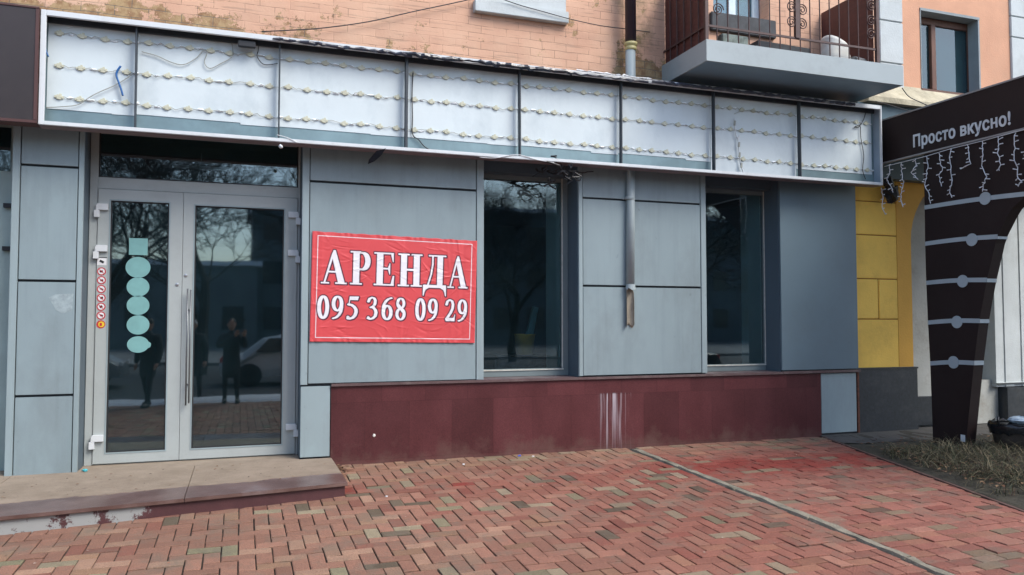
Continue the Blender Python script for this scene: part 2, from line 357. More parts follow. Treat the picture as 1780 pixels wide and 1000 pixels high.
# --- upper brick wall, painted, partly flaked
def brick_mat():
    m = bpy.data.materials.new('painted_brick'); m.use_nodes = True; n = m.node_tree.nodes; L = m.node_tree.links; b = n['Principled BSDF']
    b.inputs['Roughness'].default_value = .85
    geo = n.new('ShaderNodeNewGeometry'); sx = n.new('ShaderNodeSeparateXYZ'); L.new(geo.outputs['Position'], sx.inputs[0])
    cb = n.new('ShaderNodeCombineXYZ'); L.new(sx.outputs[0], cb.inputs[0]); L.new(sx.outputs[2], cb.inputs[1])
    wob = n.new('ShaderNodeTexNoise'); wob.inputs['Scale'].default_value = 3; L.new(cb.outputs[0], wob.inputs[0])
    wa = n.new('ShaderNodeVectorMath'); wa.operation = 'MULTIPLY_ADD'; wa.inputs[1].default_value = (.03, .03, 0); L.new(wob.outputs[1], wa.inputs[0]); L.new(cb.outputs[0], wa.inputs[2])
    br = n.new('ShaderNodeTexBrick'); br.inputs['Scale'].default_value = 1; br.inputs['Brick Width'].default_value = .30; br.inputs['Row Height'].default_value = .092
    br.inputs['Mortar Size'].default_value = .005; br.inputs['Mortar Smooth'].default_value = .9; br.inputs['Color1'].default_value = (.95, .95, .95, 1); br.inputs['Color2'].default_value = (1.05, 1.05, 1.05, 1); br.inputs['Mortar'].default_value = (.93, .91, .9, 1)
    L.new(wa.outputs[0], br.inputs[0])
    def noise(s, d=6, r=.6, off=None):
        q = n.new('ShaderNodeTexNoise'); q.inputs['Scale'].default_value = s; q.inputs['Detail'].default_value = d; q.inputs['Roughness'].default_value = r; L.new(geo.outputs['Position'], q.inputs[0]); return q.outputs[0]
    def rng_(i, a, b_, c=0, d=1):
        q = n.new('ShaderNodeMapRange'); q.inputs[1].default_value = a; q.inputs[2].default_value = b_; q.inputs[3].default_value = c; q.inputs[4].default_value = d; L.new(i, q.inputs[0]); return q.outputs[0]
    def math_(op, a, b_):
        q = n.new('ShaderNodeMath'); q.operation = op
        for i, v in enumerate((a, b_)):
            if isinstance(v, (int, float)): q.inputs[i].default_value = v
            else: L.new(v, q.inputs[i])
        return q.outputs[0]
    def mix(f, a, b_):
        q = n.new('ShaderNodeMix'); q.data_type = 'RGBA'; L.new(f, q.inputs[0])
        for i, v in ((6, a), (7, b_)):
            if isinstance(v, tuple): q.inputs[i].default_value = (*v, 1)
            else: L.new(v, q.inputs[i])
        return q.outputs[2]
    base = mix(rng_(noise(1.3), .35, .65), (.56, .32, .215), (.66, .41, .28))
    mu = n.new('ShaderNodeVectorMath'); mu.operation = 'MULTIPLY'; L.new(base, mu.inputs[0]); L.new(br.outputs[0], mu.inputs[1])
    c = mu.outputs[0]
    # broken joints: dark where mortar AND noise
    mort = br.outputs[1]
    hz_ = n.new('ShaderNodeTexNoise'); hm = n.new('ShaderNodeMapping'); hm.inputs['Scale'].default_value = (1.6, 1, 26); L.new(geo.outputs['Position'], hm.inputs[0]); L.new(hm.outputs[0], hz_.inputs[0]); hz_.inputs['Scale'].default_value = 1; hz_.inputs['Detail'].default_value = 6
    crack = math_('MULTIPLY', rng_(mort, .3, .9), rng_(noise(4, 8, .75), .46, .54))
    c = mix(math_('MULTIPLY', crack, .75), c, (.17, .10, .065))
    c = mix(rng_(hz_.outputs[0], .60, .66, 0, .5), c, (.30, .19, .13)); c = mix(rng_(noise(.9, 5, .6), .45, .7, 0, .35), c, (.62, .46, .33))
    # flaked paint, ochre: near the bottom edge left, and around the drain pipe
    zlow = rng_(sx.outputs[2], 4.85, 4.30)
    xl = rng_(sx.outputs[0], 2.2, -1.0)
    px_ = rng_(math_('ABSOLUTE', math_('SUBTRACT', sx.outputs[0], 4.62), 0), .55, .1)
    zl2 = rng_(sx.outputs[2], 5.1, 4.3)
    reg = math_('ADD', math_('MULTIPLY', zlow, math_('ADD', math_('MULTIPLY', xl, .20), .09)), math_('MULTIPLY', px_, math_('MULTIPLY', zl2, .40)))
    n8 = noise(3.2, 9, .75)
    fl = rng_(math_('ADD', n8, reg), .625, .65)
    och = mix(rng_(noise(9, 5, .7), .4, .6), (.42, .29, .15), (.27, .15, .075))
    och2 = mix(rng_(mort, .2, .8), och, (.14, .13, .11))
    c = mix(fl, c, och2)
    gl = rng_(math_('ADD', noise(2.0, 7, .7), math_('MULTIPLY', px_, .18)), .66, .82); c = mix(math_('MULTIPLY', gl, .6), c, (.15, .12, .06))
    chips = rng_(noise(16, 4, .6), .73, .76); c = mix(chips, c, (.22, .12, .07))
    L.new(c, b.inputs['Base Color'])
    h = math_('ADD', math_('MULTIPLY', math_('SUBTRACT', 1, mort), .9), math_('MULTIPLY', noise(40), .7)); h = math_('SUBTRACT', h, math_('MULTIPLY', fl, .5)); h = math_('SUBTRACT', h, math_('MULTIPLY', crack, .8))
    bp = n.new('ShaderNodeBump'); bp.inputs['Strength'].default_value = .32; bp.inputs['Distance'].default_value = .009; L.new(h, bp.inputs['Height']); L.new(bp.outputs[0], b.inputs['Normal'])
    return m
WY = .12
xq = pl(1527, 80, WY)[0]      # brick ends where the white quoin starts
mb = MB()
# balcony window opening
bwx0, bwx1 = pl(1240, 10, WY)[0], pl(1336, 10, WY)[0]; bwz = pl(1290, 30, WY)[1]
w1x0, w1x1 = pl(838, 10, WY)[0], pl(984, 10, WY)[0]; w1z = pl(900, 3, WY)[1]
TOP = 13.5
mb.box(-9, w1x0, WY, 1.0, 3.45, 9); mb.box(w1x0, w1x1, WY, 1.0, 3.45, w1z); mb.box(w1x1, bwx0, WY, 1.0, 3.45, 9)
mb.box(bwx0, bwx1, WY, 1.0, 3.45, bwz); mb.box(bwx1, xq, WY, 1.0, 3.45, 9)
mb.box(-9, xq, WY, 1.0, 9.002, TOP); mb.box(w1x0, w1x1, WY, 1.0, w1z + 1.5, 9); mb.box(bwx0, bwx1, WY, 1.0, bwz + 2.1, 9)
mb.build('brick_wall', brick_mat(), B)
# white concrete under-sill above the brick
s = MB(); a = pl(826, 18, WY - .08); b_ = pl(989, 39, WY - .08)
zt = a[1] + .09
s.box(a[0], b_[0], WY - .08, WY + .1, a[1], a[1] + .135)
s.box(a[0] + .06, b_[0] - .02, WY - .045, WY + .1, a[1] + .135, a[1] + .30)
s.build('window_sill', WSTUC, B, bevel=.006)
wf = MB(); wf.box(w1x0, w1x1, .35, .42, w1z, w1z + .08); wf.box(w1x0, w1x0 + .08, .35, .42, w1z + .08, w1z + 1.42); wf.box(w1x1 - .08, w1x1, .35, .42, w1z + .08, w1z + 1.42); wf.box(w1x0, w1x1, .35, .42, w1z + 1.42, w1z + 1.5)
win = wf.build('window', WHITEPL, B); MB().box(w1x0 + .08, w1x1 - .08, .38, .385, w1z + .08, w1z + 1.42).build('pane', GLASSU, win)
# --- white quoins, peach stucco right of the balcony, window 2 (wooden)
x2, x3 = pl(1567, 60, WY)[0], pl(1755, 60, WY)[0]
qm = MB(); zj = [3.9, 4.85, 5.22, 5.81, 6.4, 7.2]
def quoin(xa, xb, zs):
    m = MB()
    for z0, z1 in zip(zs, zs[1:]): m.box(xa, xb, WY - .03, .9, z0 + .012, z1)
    m.box(xa + .01, xb - .01, WY, .9, zs[0], zs[-1]); return m
z_1 = pl(1545, 110, WY - .03)[1]; z_2 = pl(1545, 37, WY - .03)[1]; dz = z_2 - z_1
quoin(xq + .003, x2, [z_1 - 2 * dz, z_1 - dz, z_1, z_2, z_2 + dz, z_2 + 2 * dz, z_2 + 3 * dz]).build('quoin', WSTUC, B, bevel=.008)
zz1 = pl(1768, 66, WY - .03)[1]; zz2 = pl(1768, 30, WY - .03)[1]
quoin(x3, x3 + .9, [3.6, zz1 - .75, zz1, zz2, zz2 + .8, zz2 + 1.6, zz2 + 2.4]).build('quoin', WSTUC, B, bevel=.008)
ox0, ox1 = pl(1600, 90, WY)[0], pl(1703, 90, WY)[0]; oz0 = pl(1650, 163, WY)[1]; oz1 = pl(1602, 14, WY)[1]
m = MB(); m.box(x2, ox0, WY, .9, 3.3, TOP); m.box(ox0, ox1, WY, .9, 3.3, oz0); m.box(ox0, ox1, WY, .9, oz1, TOP); m.box(ox1, x3, WY, .9, 3.3, TOP); m.box(x3 + .9, 16, WY, .9, 3.3, TOP); m.box(x3, x3 + .9, WY + .002, .9, 3.3, TOP); m.box(xq, x2, WY + .002, .9, 3.45, TOP)
m.build('stucco_wall', PEACH, B)
RD = .34
m = MB(); m.box(ox0 + .0, ox0 + .012, WY - .01, RD, oz0 + .02, oz1 - .012); m.box(ox1 - .03, ox1 - .002, WY - .008, RD, oz0 + .02, oz1 - .012); m.box(ox0, ox1, WY - .012, RD, oz1 - .04, oz1 - .002)
m.build('window_reveal', mat('grey_reveal', (.26, .30, .31), .8, .12, 4, bump=.3), B)
m = MB(); fx0, fx1 = ox0 + .012, pl(1685, 90, RD)[0]; fz0, fz1 = oz0 + .02, oz1 - .045
fm = fx0 + (fx1 - fx0) * .30
m.box(fx0, fx0 + .05, RD - .06, RD, fz0, fz1); m.box(fx1 - .09, fx1 + .25, RD - .06, RD, fz0, fz1); m.box(fx0 + .05, fx1 - .09, RD - .058, RD, fz0, fz0 + .07); m.box(fx0 + .05, fx1 - .09, RD - .058, RD, fz1 - .1, fz1)
m.box(fm, fm + .09, RD - .075, RD - .005, fz0 + .07, fz1 - .1)
win = m.build('window', WOODW, B, bevel=.006)
MB().box(fx0 + .05, fm, RD - .03, RD - .025, fz0 + .07, fz1 - .1).build('pane', GLASSU, win); MB().box(fm + .09, fx1 - .09, RD - .03, RD - .025, fz0 + .07, fz1 - .1).build('pane', GLASSU, win)
m = MB(); m.box(ox0 - .02, ox1 + .02, WY - .035, RD, oz0 - .03, oz0 + .019); m.build('window_sill', WOODW, B, bevel=.004)
MB().box(ox0 - .1, ox1 + .4, .62, .66, oz0 - .3, oz1 + .2).build('curtain', mat('net_curtain', (.05, .1, .12), .9, .3, 3, stretch=(8, 1, 1)), B)
# stepped cornice below the stucco
m = MB(); ca = pl(1512, 172, -.16); cb_ = pl(1615, 187, -.16)
m.box(ca[0], 16, -.14, WY + .05, ca[1] - .015, ca[1] + .055); m.prism([(ca[0] + .1, -.14, ca[1] + .056), (ca[0] + .1, WY, ca[1] + .056), (ca[0] + .1, WY, ca[1] + .34)], (16 - ca[0], 0, 0))
m.build('cornice', mat('cornice_plaster', (.42, .38, .27), .9, .25, 5, bump=.8, bscale=30, fine=.1, dirt=(.2, .17, .1), dirt_amt=.6, dscale=4), B)
m = MB(); m.box(pl(1487, 300, 0)[0] + .01, 16, -.05, .3, 3.42, ca[1] - .017); m.build('teal_fascia', mat('teal_panel', (.05, .10, .125), .5, .15, 3), B)

# --- ground-floor core behind the cladding
SILL = .845
core = MB()
XA0, XA1 = -2.02, -1.432
XB0, XB1 = .575, 2.535
XC0, XC1 = 3.69, 5.405
XD0, XD1 = 6.505, 7.735
WYD = .30; WYW = .33
for a0, a1, z0 in ((XA0, XA1, .0), (XB0, XB1, .0), (XC0, XC1, .0), (XD0, XD1, .0)): core.box(a0 + .012, a1 - .012, .03, .75, z0, 3.45)
core.box(XB1, XC0, .03, .75, 0, SILL - .04); core.box(XC1, XD0, .03, .75, 0, SILL - .04)
core.box(-2.3, 7.7, .40, .75, 3.30, 3.449)
core.build('wall_core', JOINT, B)
def panel(x0, x1, z0, z1, m=CLAD, y=0.0, name='cladding_panel', t=.028):
    g = .005; o = MB().box(x0 + g, x1 - g, y, y + t, z0 + g, z1 - g).build(name, m, B, bevel=.003); return o
def strip(x0, x1, z0, z1, m=CLAD3, y=-.006, d=None, name='corner_trim'):
    return MB().box(x0, x1, y, y + .035, z0, z1).build(name, m, B, bevel=.003)
# column A
zA = [.07, .808, 1.873, 2.95, 3.44]
for i in range(4): panel(-1.955, -1.478, zA[i], zA[i + 1] - (.012 if i < 3 else 0))
strip(XA0, -1.958, .07, 3.44); strip(-1.475, XA1, .07, 3.44)
MB().box(XA1 - .012, XA1 - .002, .03, WYD + .05, .07, 3.44).build('reveal', CLAD2, B); MB().box(XA0 + .002, XA0 + .012, .03, .4, .07, 3.44).build('reveal', CLAD2, B)
x_, z_ = pl(85, 512, -.002); x9, z9 = pl(127, 545, -.002); MB().prism([(x_, -.0015, z_ - .03), (x_ + .05, -.0015, z_), (x9, -.0015, z_ + .01), (x9 - .01, -.0015, z9 + .02), (x9 - .09, -.0015, z9), (x_ + .06, -.0015, z9 + .03)], (0, .001, 0)).build('glue_residue', mat('residue', (.29, .355, .37), .5, .25, 20), B)
# pier B
strip(XB0, .645, .838, 3.44); strip(2.452, XB1, SILL, 3.44)
panel(.648, 2.449, SILL, 2.936); panel(.648, 2.449, 2.95, 3.44)
panel(XB0, .880, .095, .825, CLAD3, -.004)
MB().box(XB0 + .002, XB0 + .012, .03, WYD + .04, .09, 3.44).build('reveal', CLAD2, B); MB().box(XB1 - .012, XB1 - .002, .03, WYW + .04, SILL, 3.44).build('reveal', CLAD2, B)
# pier C
panel(XC0 + .05, 5.33, SILL + .01, 1.895); panel(XC0 + .05, 5.33, 1.908, 2.925); panel(XC0 + .05, 5.33, 2.937, 3.44)
strip(XC0, XC0 + .048, SILL + .01, 3.44); strip(5.332, XC1, SILL + .01, 3.44)
MB().box(XC0 - .004, XC0 + .008, .03, WYW + .04, SILL, 3.44).build('reveal', CLAD2, B); MB().box(XC1 - .012, XC1 - .002, .03, WYW + .04, SILL, 3.44).build('reveal', CLAD2, B)
# pier D
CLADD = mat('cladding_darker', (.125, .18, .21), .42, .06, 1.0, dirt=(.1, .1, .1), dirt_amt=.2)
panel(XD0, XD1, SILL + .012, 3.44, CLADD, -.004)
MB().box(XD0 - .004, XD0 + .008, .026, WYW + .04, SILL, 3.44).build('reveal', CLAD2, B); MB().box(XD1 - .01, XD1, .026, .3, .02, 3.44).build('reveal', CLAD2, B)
panel(7.118, 7.70, .03, SILL - .035, CLAD3, .006)
MB().box(7.712, 7.738, .0, .06, .02, SILL - .02).build('rusty_strip', RUSTS, B)
# lintels above the windows
for a0, a1 in ((XB1, XC0), (XC1, XD0)):
    MB().box(a0, a1, .16, .39, 3.20, 3.44).build('lintel', CLAD2, B)
# --- plinth
def plinth_mat():
    m = mat('plinth_granite', (.085, .026, .028), .34, .16, 3, fine=.25, spec=.4, rvar=.03, stretch=(1, 1, .6)); n = m.node_tree.nodes; L = m.node_tree.links; b = bsdf(m)
    src = b.inputs['Base Color'].links[0].from_socket
    geo = n.new('ShaderNodeNewGeometry'); sx = n.new('ShaderNodeSeparateXYZ'); L.new(geo.outputs['Position'], sx.inputs[0])
    cb = n.new('ShaderNodeCombineXYZ'); L.new(sx.outputs[0], cb.inputs[0]); ad = n.new('ShaderNodeMath'); ad.inputs[1].default_value = -.04; L.new(sx.outputs[2], ad.inputs[0]); L.new(ad.outputs[0], cb.inputs[1])
    br = n.new('ShaderNodeTexBrick'); br.offset = .37; br.inputs['Scale'].default_value = 1; br.inputs['Brick Width'].default_value = .47; br.inputs['Row Height'].default_value = .60; br.inputs['Mortar Size'].default_value = .0022
    br.inputs['Color1'].default_value = (.85, .85, .85, 1); br.inputs['Color2'].default_value = (1.25, 1.2, 1.2, 1); br.inputs['Mortar'].default_value = (.65, .6, .6, 1); L.new(cb.outputs[0], br.inputs[0])
    mu = n.new('ShaderNodeVectorMath'); mu.operation = 'MULTIPLY'; L.new(src, mu.inputs[0]); L.new(br.outputs[0], mu.inputs[1])
    # white paint runs
    mp = n.new('ShaderNodeMapping'); mp.inputs['Scale'].default_value = (38, 1, .9); L.new(geo.outputs['Position'], mp.inputs[0])
    nz = n.new('ShaderNodeTexNoise'); nz.inputs['Scale'].default_value = 1; nz.inputs['Detail'].default_value = 5; L.new(mp.outputs[0], nz.inputs[0])
    def mr(i, a, b_, c=0, d=1):
        q = n.new('ShaderNodeMapRange'); q.inputs[1].default_value = a; q.inputs[2].default_value = b_; q.inputs[3].default_value = c; q.inputs[4].default_value = d; L.new(i, q.inputs[0]); return q.outputs[0]
    def mth(op, a, b_):
        q = n.new('ShaderNodeMath'); q.operation = op; L.new(a, q.inputs[0])
        if isinstance(b_, float): q.inputs[1].default_value = b_
        else: L.new(b_, q.inputs[1])
        return q.outputs[0]
    xc = pl(1070, 730, 0)[0]; dx = mth('ABSOLUTE', mth('SUBTRACT', sx.outputs[0], xc), 0.)
    mask = mth('MULTIPLY', mr(dx, .23, .17), mr(sx.outputs[2], .655, .635)); mask = mth('MULTIPLY', mask, mr(sx.outputs[2], -.05, .6, .35, 1.0)); mask = mth('MULTIPLY', mask, mr(nz.outputs[0], .50, .66, 0, .85))
    mx = n.new('ShaderNodeMix'); mx.data_type = 'RGBA'; L.new(mask, mx.inputs[0]); L.new(mu.outputs[0], mx.inputs[6]); mx.inputs[7].default_value = (.5, .46, .5, 1)
    nd = n.new('ShaderNodeTexNoise'); nd.inputs['Scale'].default_value = 4; nd.inputs['Detail'].default_value = 8; nd.inputs['Roughness'].default_value = .7; L.new(geo.outputs['Position'], nd.inputs[0])
    hh = mr(sx.outputs[2], .30, -.02, -.12, .20); df_ = mr(mth('ADD', nd.outputs[0], hh), .5, .75, 0, .55)
    my = n.new('ShaderNodeMix'); my.data_type = 'RGBA'; L.new(df_, my.inputs[0]); L.new(mx.outputs[2], my.inputs[6]); my.inputs[7].default_value = (.14, .085, .07, 1)
    L.new(my.outputs[2], b.inputs['Base Color']); return m
PLM = plinth_mat()
MB().box(.884, 7.11, -.003, .029, -.05, SILL - .032).build('plinth', PLM, B)
SILLM = mat('sill_granite', (.11, .07, .07), .4, .2, 8, fine=.15, dirt=(.22, .19, .17), dirt_amt=.6, dscale=5)
m = MB(); m.box(.884, XD0 + .0, -.028, -.001, SILL - .03, SILL - .001); m.box(XD0, 7.745, -.03, -.006, SILL - .028, SILL + .006)
m.box(XB1, XC0 - .005, -.001, .36, SILL - .029, SILL); m.box(XC1, XD0 - .005, -.001, .36, SILL - .029, SILL)
m.build('window_ledge', SILLM, B, bevel=.002)
# --- shop windows
def shopwin(x0, x1, gx1):
    z0, z1 = SILL + .0, 3.2
    m = MB(); f = .05
    m.box(x0, x1, WYW - .02, WYW + .04, z0 + .001, z0 + .09); m.box(x0, x0 + .06, WYW - .02, WYW + .04, z0 + .09, z1); m.box(gx1, x1 - .002, WYW - .02, WYW + .04, z0 + .09, z1); m.box(x0 + .06, gx1, WYW - .02, WYW + .04, z1 - .05, z1)
    w_ = m.build('window', mat('window_frame_grey', (.16, .20, .205), .45, .08), B, bevel=.003)
    MB().box(x0 + .06, gx1, WYW + .005, WYW + .010, z0 + .09, z1 - .05).build('pane', GLASSW, w_)
    m = MB(); m.box(gx1 - .0, gx1 + .0135, WYW - .026, WYW - .0205, z0 + .09, z1); m.box(x0 + .06, gx1 + .02, WYW - .03, WYW - .0205, z0 + .07, z0 + .085)
    m.build('sealant', mat('sealant', (.5, .5, .44), .6, .2, 20), w_)
    MB().box(gx1 - .004, gx1 + .02, WYW + .045, .80, z0 - .05, z1 + .1).build('inner_jamb', JAMBI, B)
g1 = pl(975, 470, WYW)[0]; g2 = pl(1326, 470, WYW)[0]
shopwin(XB1, XC0, g1); shopwin(XC1, XD0, g2)
# --- entrance: frame, transom, two leaves
DZ = .085
dx0 = pl(160, 500, WYD)[0]; dx1 = pl(524, 500, WYD)[0]
lz1 = pl(345, 337, WYD)[1]; lx0 = pl(166, 560, WYD)[0]; lxm = pl(315.5, 560, WYD)[0]; lx1 = pl(515, 560, WYD)[0]
tz0 = pl(345, 317, WYD)[1]
dx0 = XA1 + .002; dx1 = XB0 - .0
f = MB(); f.box(dx0, lx0 - .004, WYD - .0, WYD + .07, DZ, 3.42); f.box(lx1 + .004, dx1, WYD, WYD + .07, DZ, 3.42); f.box(lx0 - .004, lx1 + .004, WYD + .002, WYD + .07, lz1 + .004, tz0); f.box(lx0 - .004, lx1 + .004, WYD + .002, WYD + .07, 3.36, 3.42)
f.box(lx0, lx1, WYD + .01, WYD + .07, DZ, DZ + .012)
tr = f.build('entrance_frame', ALU, B, bevel=.004)
MB().box(lx0 - .004, lx1 + .004, WYD + .03, WYD + .036, tz0, 3.36).build('pane', GLASS, tr)
m = MB()
for (a, b2, c, d) in ((lx0 - .004, lx1 + .004, tz0, tz0 + .012), (lx0 - .004, lx0 + .008, tz0 + .012, 3.36), (lx1 - .008, lx1 + .004, tz0 + .012, 3.36)): m.box(a, b2, WYD + .012, WYD + .03, c, d)
m.build('seal', RUBBER, tr)
STK = {}
def leaf(x0, x1, gx0, gx1, gz0, gz1, hingex, hdir, ang):
    m = MB(); y0, y1 = WYD - .012, WYD + .05
    x0 += .002; x1 -= .002
    m.box(x0, x1, y0, y1, DZ + .016, gz0); m.box(x0, x1, y0, y1, gz1, lz1); m.box(x0, gx0, y0, y1, gz0, gz1); m.box(gx1, x1, y0, y1, gz0, gz1)
    d = m.build('door_leaf', ALU, B, bevel=.0)
    m = MB(); t = .012
    m.box(gx0, gx1, y0 + .010, y0 + .03, gz0, gz0 + t); m.box(gx0, gx1, y0 + .010, y0 + .03, gz1 - t, gz1); m.box(gx0, gx0 + t, y0 + .010, y0 + .03, gz0 + t, gz1 - t); m.box(gx1 - t, gx1, y0 + .010, y0 + .03, gz0 + t, gz1 - t)
    m.build('seal', RUBBER, d)
    m = MB(); t = .012; yb = y0 - .004
    m.box(gx0 - t, gx1 + t, yb, y0 - .0005, gz0 - t, gz0); m.box(gx0 - t, gx1 + t, yb, y0 - .0005, gz1, gz1 + t); m.box(gx0 - t, gx0, yb, y0 - .0005, gz0, gz1); m.box(gx1, gx1 + t, yb, y0 - .0005, gz0, gz1)
    m.build('glazing_bead', CLAD3, d)
    p = MB().box(gx0, gx1, y0 + .022, y0 + .027, gz0, gz1).build('pane', GLASS, d)
    for hz in hdir:
        m = MB(); m.tube([(hingex, y0 - .022, hz - .05), (hingex, y0 - .022, hz + .05)], .014, 10)
        s_ = 1 if hingex < 0 else -1
        m.box(min(hingex, hingex + s_ * .10), max(hingex, hingex + s_ * .10), y0 - .035, y0 - .0005, hz + .002, hz + .065)
        m.box(hingex - .024, hingex + .024, y0 - .035, y0 + .008, hz - .07, hz - .0)
        m.build('hinge', WHITEPL, d, bevel=.002)
    return d
gl = [pl(191, 450, WYD)[0], pl(293, 450, WYD)[0], pl(240, 785, WYD)[1] + .0, pl(240, 351, WYD)[1]]
grr = [pl(338, 450, WYD)[0], pl(493, 450, WYD)[0], pl(415, 775, WYD)[1], pl(415, 361, WYD)[1]]
zb = max(gl[2], grr[2]); 
zb = (gl[2] + grr[2]) / 2
hl = [pl(170, 366, WYD)[1], pl(170, 438, WYD)[1], pl(160, 768, WYD)[1]]; hr = [pl(515, 380, WYD)[1], pl(515, 446, WYD)[1], pl(510, 747, WYD)[1]]
DL = leaf(lx0, lxm, gl[0], gl[1], zb, gl[3], lx0 - .005, hl, 0)
DR = leaf(lxm, lx1, grr[0], grr[1], zb, grr[3], lx1 + .005, hr, 0)
m = MB()
hz0 = pl(327, 705, WYD - .08)[1]; hz1 = pl(327, 502, WYD - .08)[1]; hx = pl(327, 600, WYD - .08)[0]
m.tube([(hx - .014, WYD - .07, hz0), (hx - .014, WYD - .07, hz1)], .008, 12); m.tube([(hx + .014, WYD - .06, hz0 + .02), (hx + .014, WYD - .06, hz1 - .01)], .008, 12)
for q in (.18, .82): zq = hz0 + (hz1 - hz0) * q; m.tube([(hx, WYD - .07, zq), (hx + .01, WYD - .013, zq)], .009, 8)
m.build('pull_handle', mat('handle_steel', (.16, .17, .18), .4, .05, metal=.6), DR, smooth=True)
for (d, px, py) in ((DL, 308, 495), (DR, 323, 479)):
    x, z = pl(px, py, WYD - .012); m = MB(); m.lathe((x, WYD - .0125, z), [(.016, 0), (.016, .006), (.008, .008)], 14, Matrix.Rotation(pi / 2, 3, 'X')); m.build('lock_cylinder', ALU2, d)
# neighbour's entrance at the far left
m = MB(); m.box(-2.6, XA0 + .0, .34, .40, .07, 3.42); NB = m.build('neighbour_frame', mat('pale_green_frame', (.36, .46, .44), .5), B)
MB().box(-2.55, -2.12, .332, .338, 2.93, 3.35).build('pane', GLASS, NB)
for pz in (pl(8, 357, .3)[1], pl(8, 432, .3)[1]): MB().box(-2.16, -2.08, .29, .338, pz - .02, pz + .02).build('hinge', BLACKP, NB)
MB().box(-9, -2.6, 0.05, .75, 0, 3.45).build('neighbour_wall', CLAD3, B)
# --- room behind the glass
m = MB(); m.add([(-2.3, .76, .06), (7.75, .76, .06), (7.75, 6.5, .06), (-2.3, 6.5, .06)], [(0, 1, 2, 3)]); m.build('room_floor', ROOMF, B)
m = MB(); m.box(-2.4, -2.3, .76, 6.5, .0, 3.5); m.box(7.75, 7.85, .76, 6.5, 0, 3.5); m.box(-2.4, 7.85, 6.5, 6.6, 0, 3.5); m.box(-2.4, 7.85, .76, 6.5, 3.4, 3.449)
m.box(XA1 - .3, XA1 - .01, .37, .76, 0, 3.3); m.box(2.0, 2.1, 3.5, 6.5, 0, 3.4)
m.build('room_wall', ROOMW, B)
m = MB().box(XA1, XB0, WYD + .07, .78, .0, .08).build('threshold', CONC, B)

# --- balcony (part of the building)
BY = -.86
bx0, bzt = pl(1228, 68, BY); _, bzb = pl(1228, 105, BY); bx1 = pl(1570, 130, BY)[0]
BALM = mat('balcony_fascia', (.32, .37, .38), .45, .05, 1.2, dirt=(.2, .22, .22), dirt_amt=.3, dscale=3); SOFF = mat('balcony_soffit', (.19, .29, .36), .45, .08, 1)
m = MB(); m.mi = 0
m.box(bx0, bx1, BY, BY + .02, bzb, bzt); m.box(bx0, bx0 + .02, BY + .02, WY, bzb, bzt); m.box(bx1 - .02, bx1, BY + .02, WY, bzb, bzt)
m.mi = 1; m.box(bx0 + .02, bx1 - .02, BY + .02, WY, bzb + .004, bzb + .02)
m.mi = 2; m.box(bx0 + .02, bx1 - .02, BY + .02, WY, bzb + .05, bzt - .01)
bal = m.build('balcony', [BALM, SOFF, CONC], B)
RY = BY + .05; rx0 = bx0 + .03; rx1 = pl(1524, 60, RY)[0]; RT_ = bzt + 1.0
zr = pl(1240, 46, RY)[1]
m = MB()
m.box(rx0, rx1, RY - .008, RY + .008, zr - .012, zr + .012); m.box(rx0, rx1, RY - .02, RY + .02, RT_, RT_ + .03)
m.box(rx0 - .02, rx0 + .02, RY - .02, RY + .02, bzt, RT_); m.box(rx1 - .02, rx1 + .02, RY - .02, RY + .02, bzt, RT_)
xm = pl(1385, 30, RY)[0]; m.box(xm - .03, xm + .03, RY - .02, RY + .02, zr, RT_)
n = 17
for i in range(1, n):
    x = rx0 + (rx1 - rx0) * i / n; m.tube([(x, RY, bzt - .01), (x, RY, RT_)], .0075, 6)
for i in range(1, 6):
    y = RY + (WY - RY) * i / 6; m.tube([(rx0, y, bzt), (rx0, y, RT_)], .0075, 6)
m.box(rx0 - .008, rx0 + .008, RY, WY, zr - .012, zr + .012)
m.build('railing', RUSTI, bal)
def scroll(cx, cz, s_=1, r=.075):
    pts = []
    for k in range(26):
        t = k / 25; a = t * 2.2 * 2 * pi; rr = r * (1 - .85 * t); pts.append((cx + s_ * rr * cos(a), RY - .012, cz + rr * sin(a)))
    MB().tube(pts, .0065, 6).build('scroll', RUSTI, bal)
for (zx, zy, s_) in ((385, 45, 1), (720, 35, 1), (720, 103, 1), (768, 48, -1), (768, 112, -1), (1080, 30, 1), (1080, 97, 1), (1080, 157, 1)):
    x, z = pl(1100 + zx / 2.617, zy / 2.617, RY); scroll(x, z, s_)
m = MB(); 
for i in range(22):
    z0 = bzt + .02 + i * .045; m.box(rx0 + .018, rx0 + .026 + .006 * (i % 2), RY + .03, WY - .01, z0, z0 + .043)
m.build('side_screen', BROWNSHEET, bal)
MB().box(rx1 - .035, rx1 - .022, RY + .03, WY - .01, bzt + .01, RT_ - .02).build('side_screen', BROWNSHEET, bal)
m = MB(); f_ = .06
m.box(bwx0, bwx1, .3, .36, bwz, bwz + f_); m.box(bwx0, bwx0 + f_, .3, .36, bwz + f_, bwz + 2.1); m.box(bwx1 - f_ * 2, bwx1, .3, .36, bwz + f_, bwz + 2.1); xmm = (bwx0 + bwx1) / 2 - .06; m.box(xmm, xmm + .1, .3, .36, bwz + f_, bwz + 2.1)
bw = m.build('window', mat('blue_white_frame', (.5, .62, .68), .4), B); MB().box(bwx0 + f_, bwx1 - f_ * 2, .33, .335, bwz + f_, bwz + 2.1).build('pane', GLASSU, bw)
m = MB(); m.box(bwx0 - .06, bwx1 + .08, WY - .05, WY + .1, bwz - .24, bwz - .002); m.build('window_sill', mat('dark_sill', (.06, .065, .07), .8, .3, 9, bump=.4), B, bevel=.01)

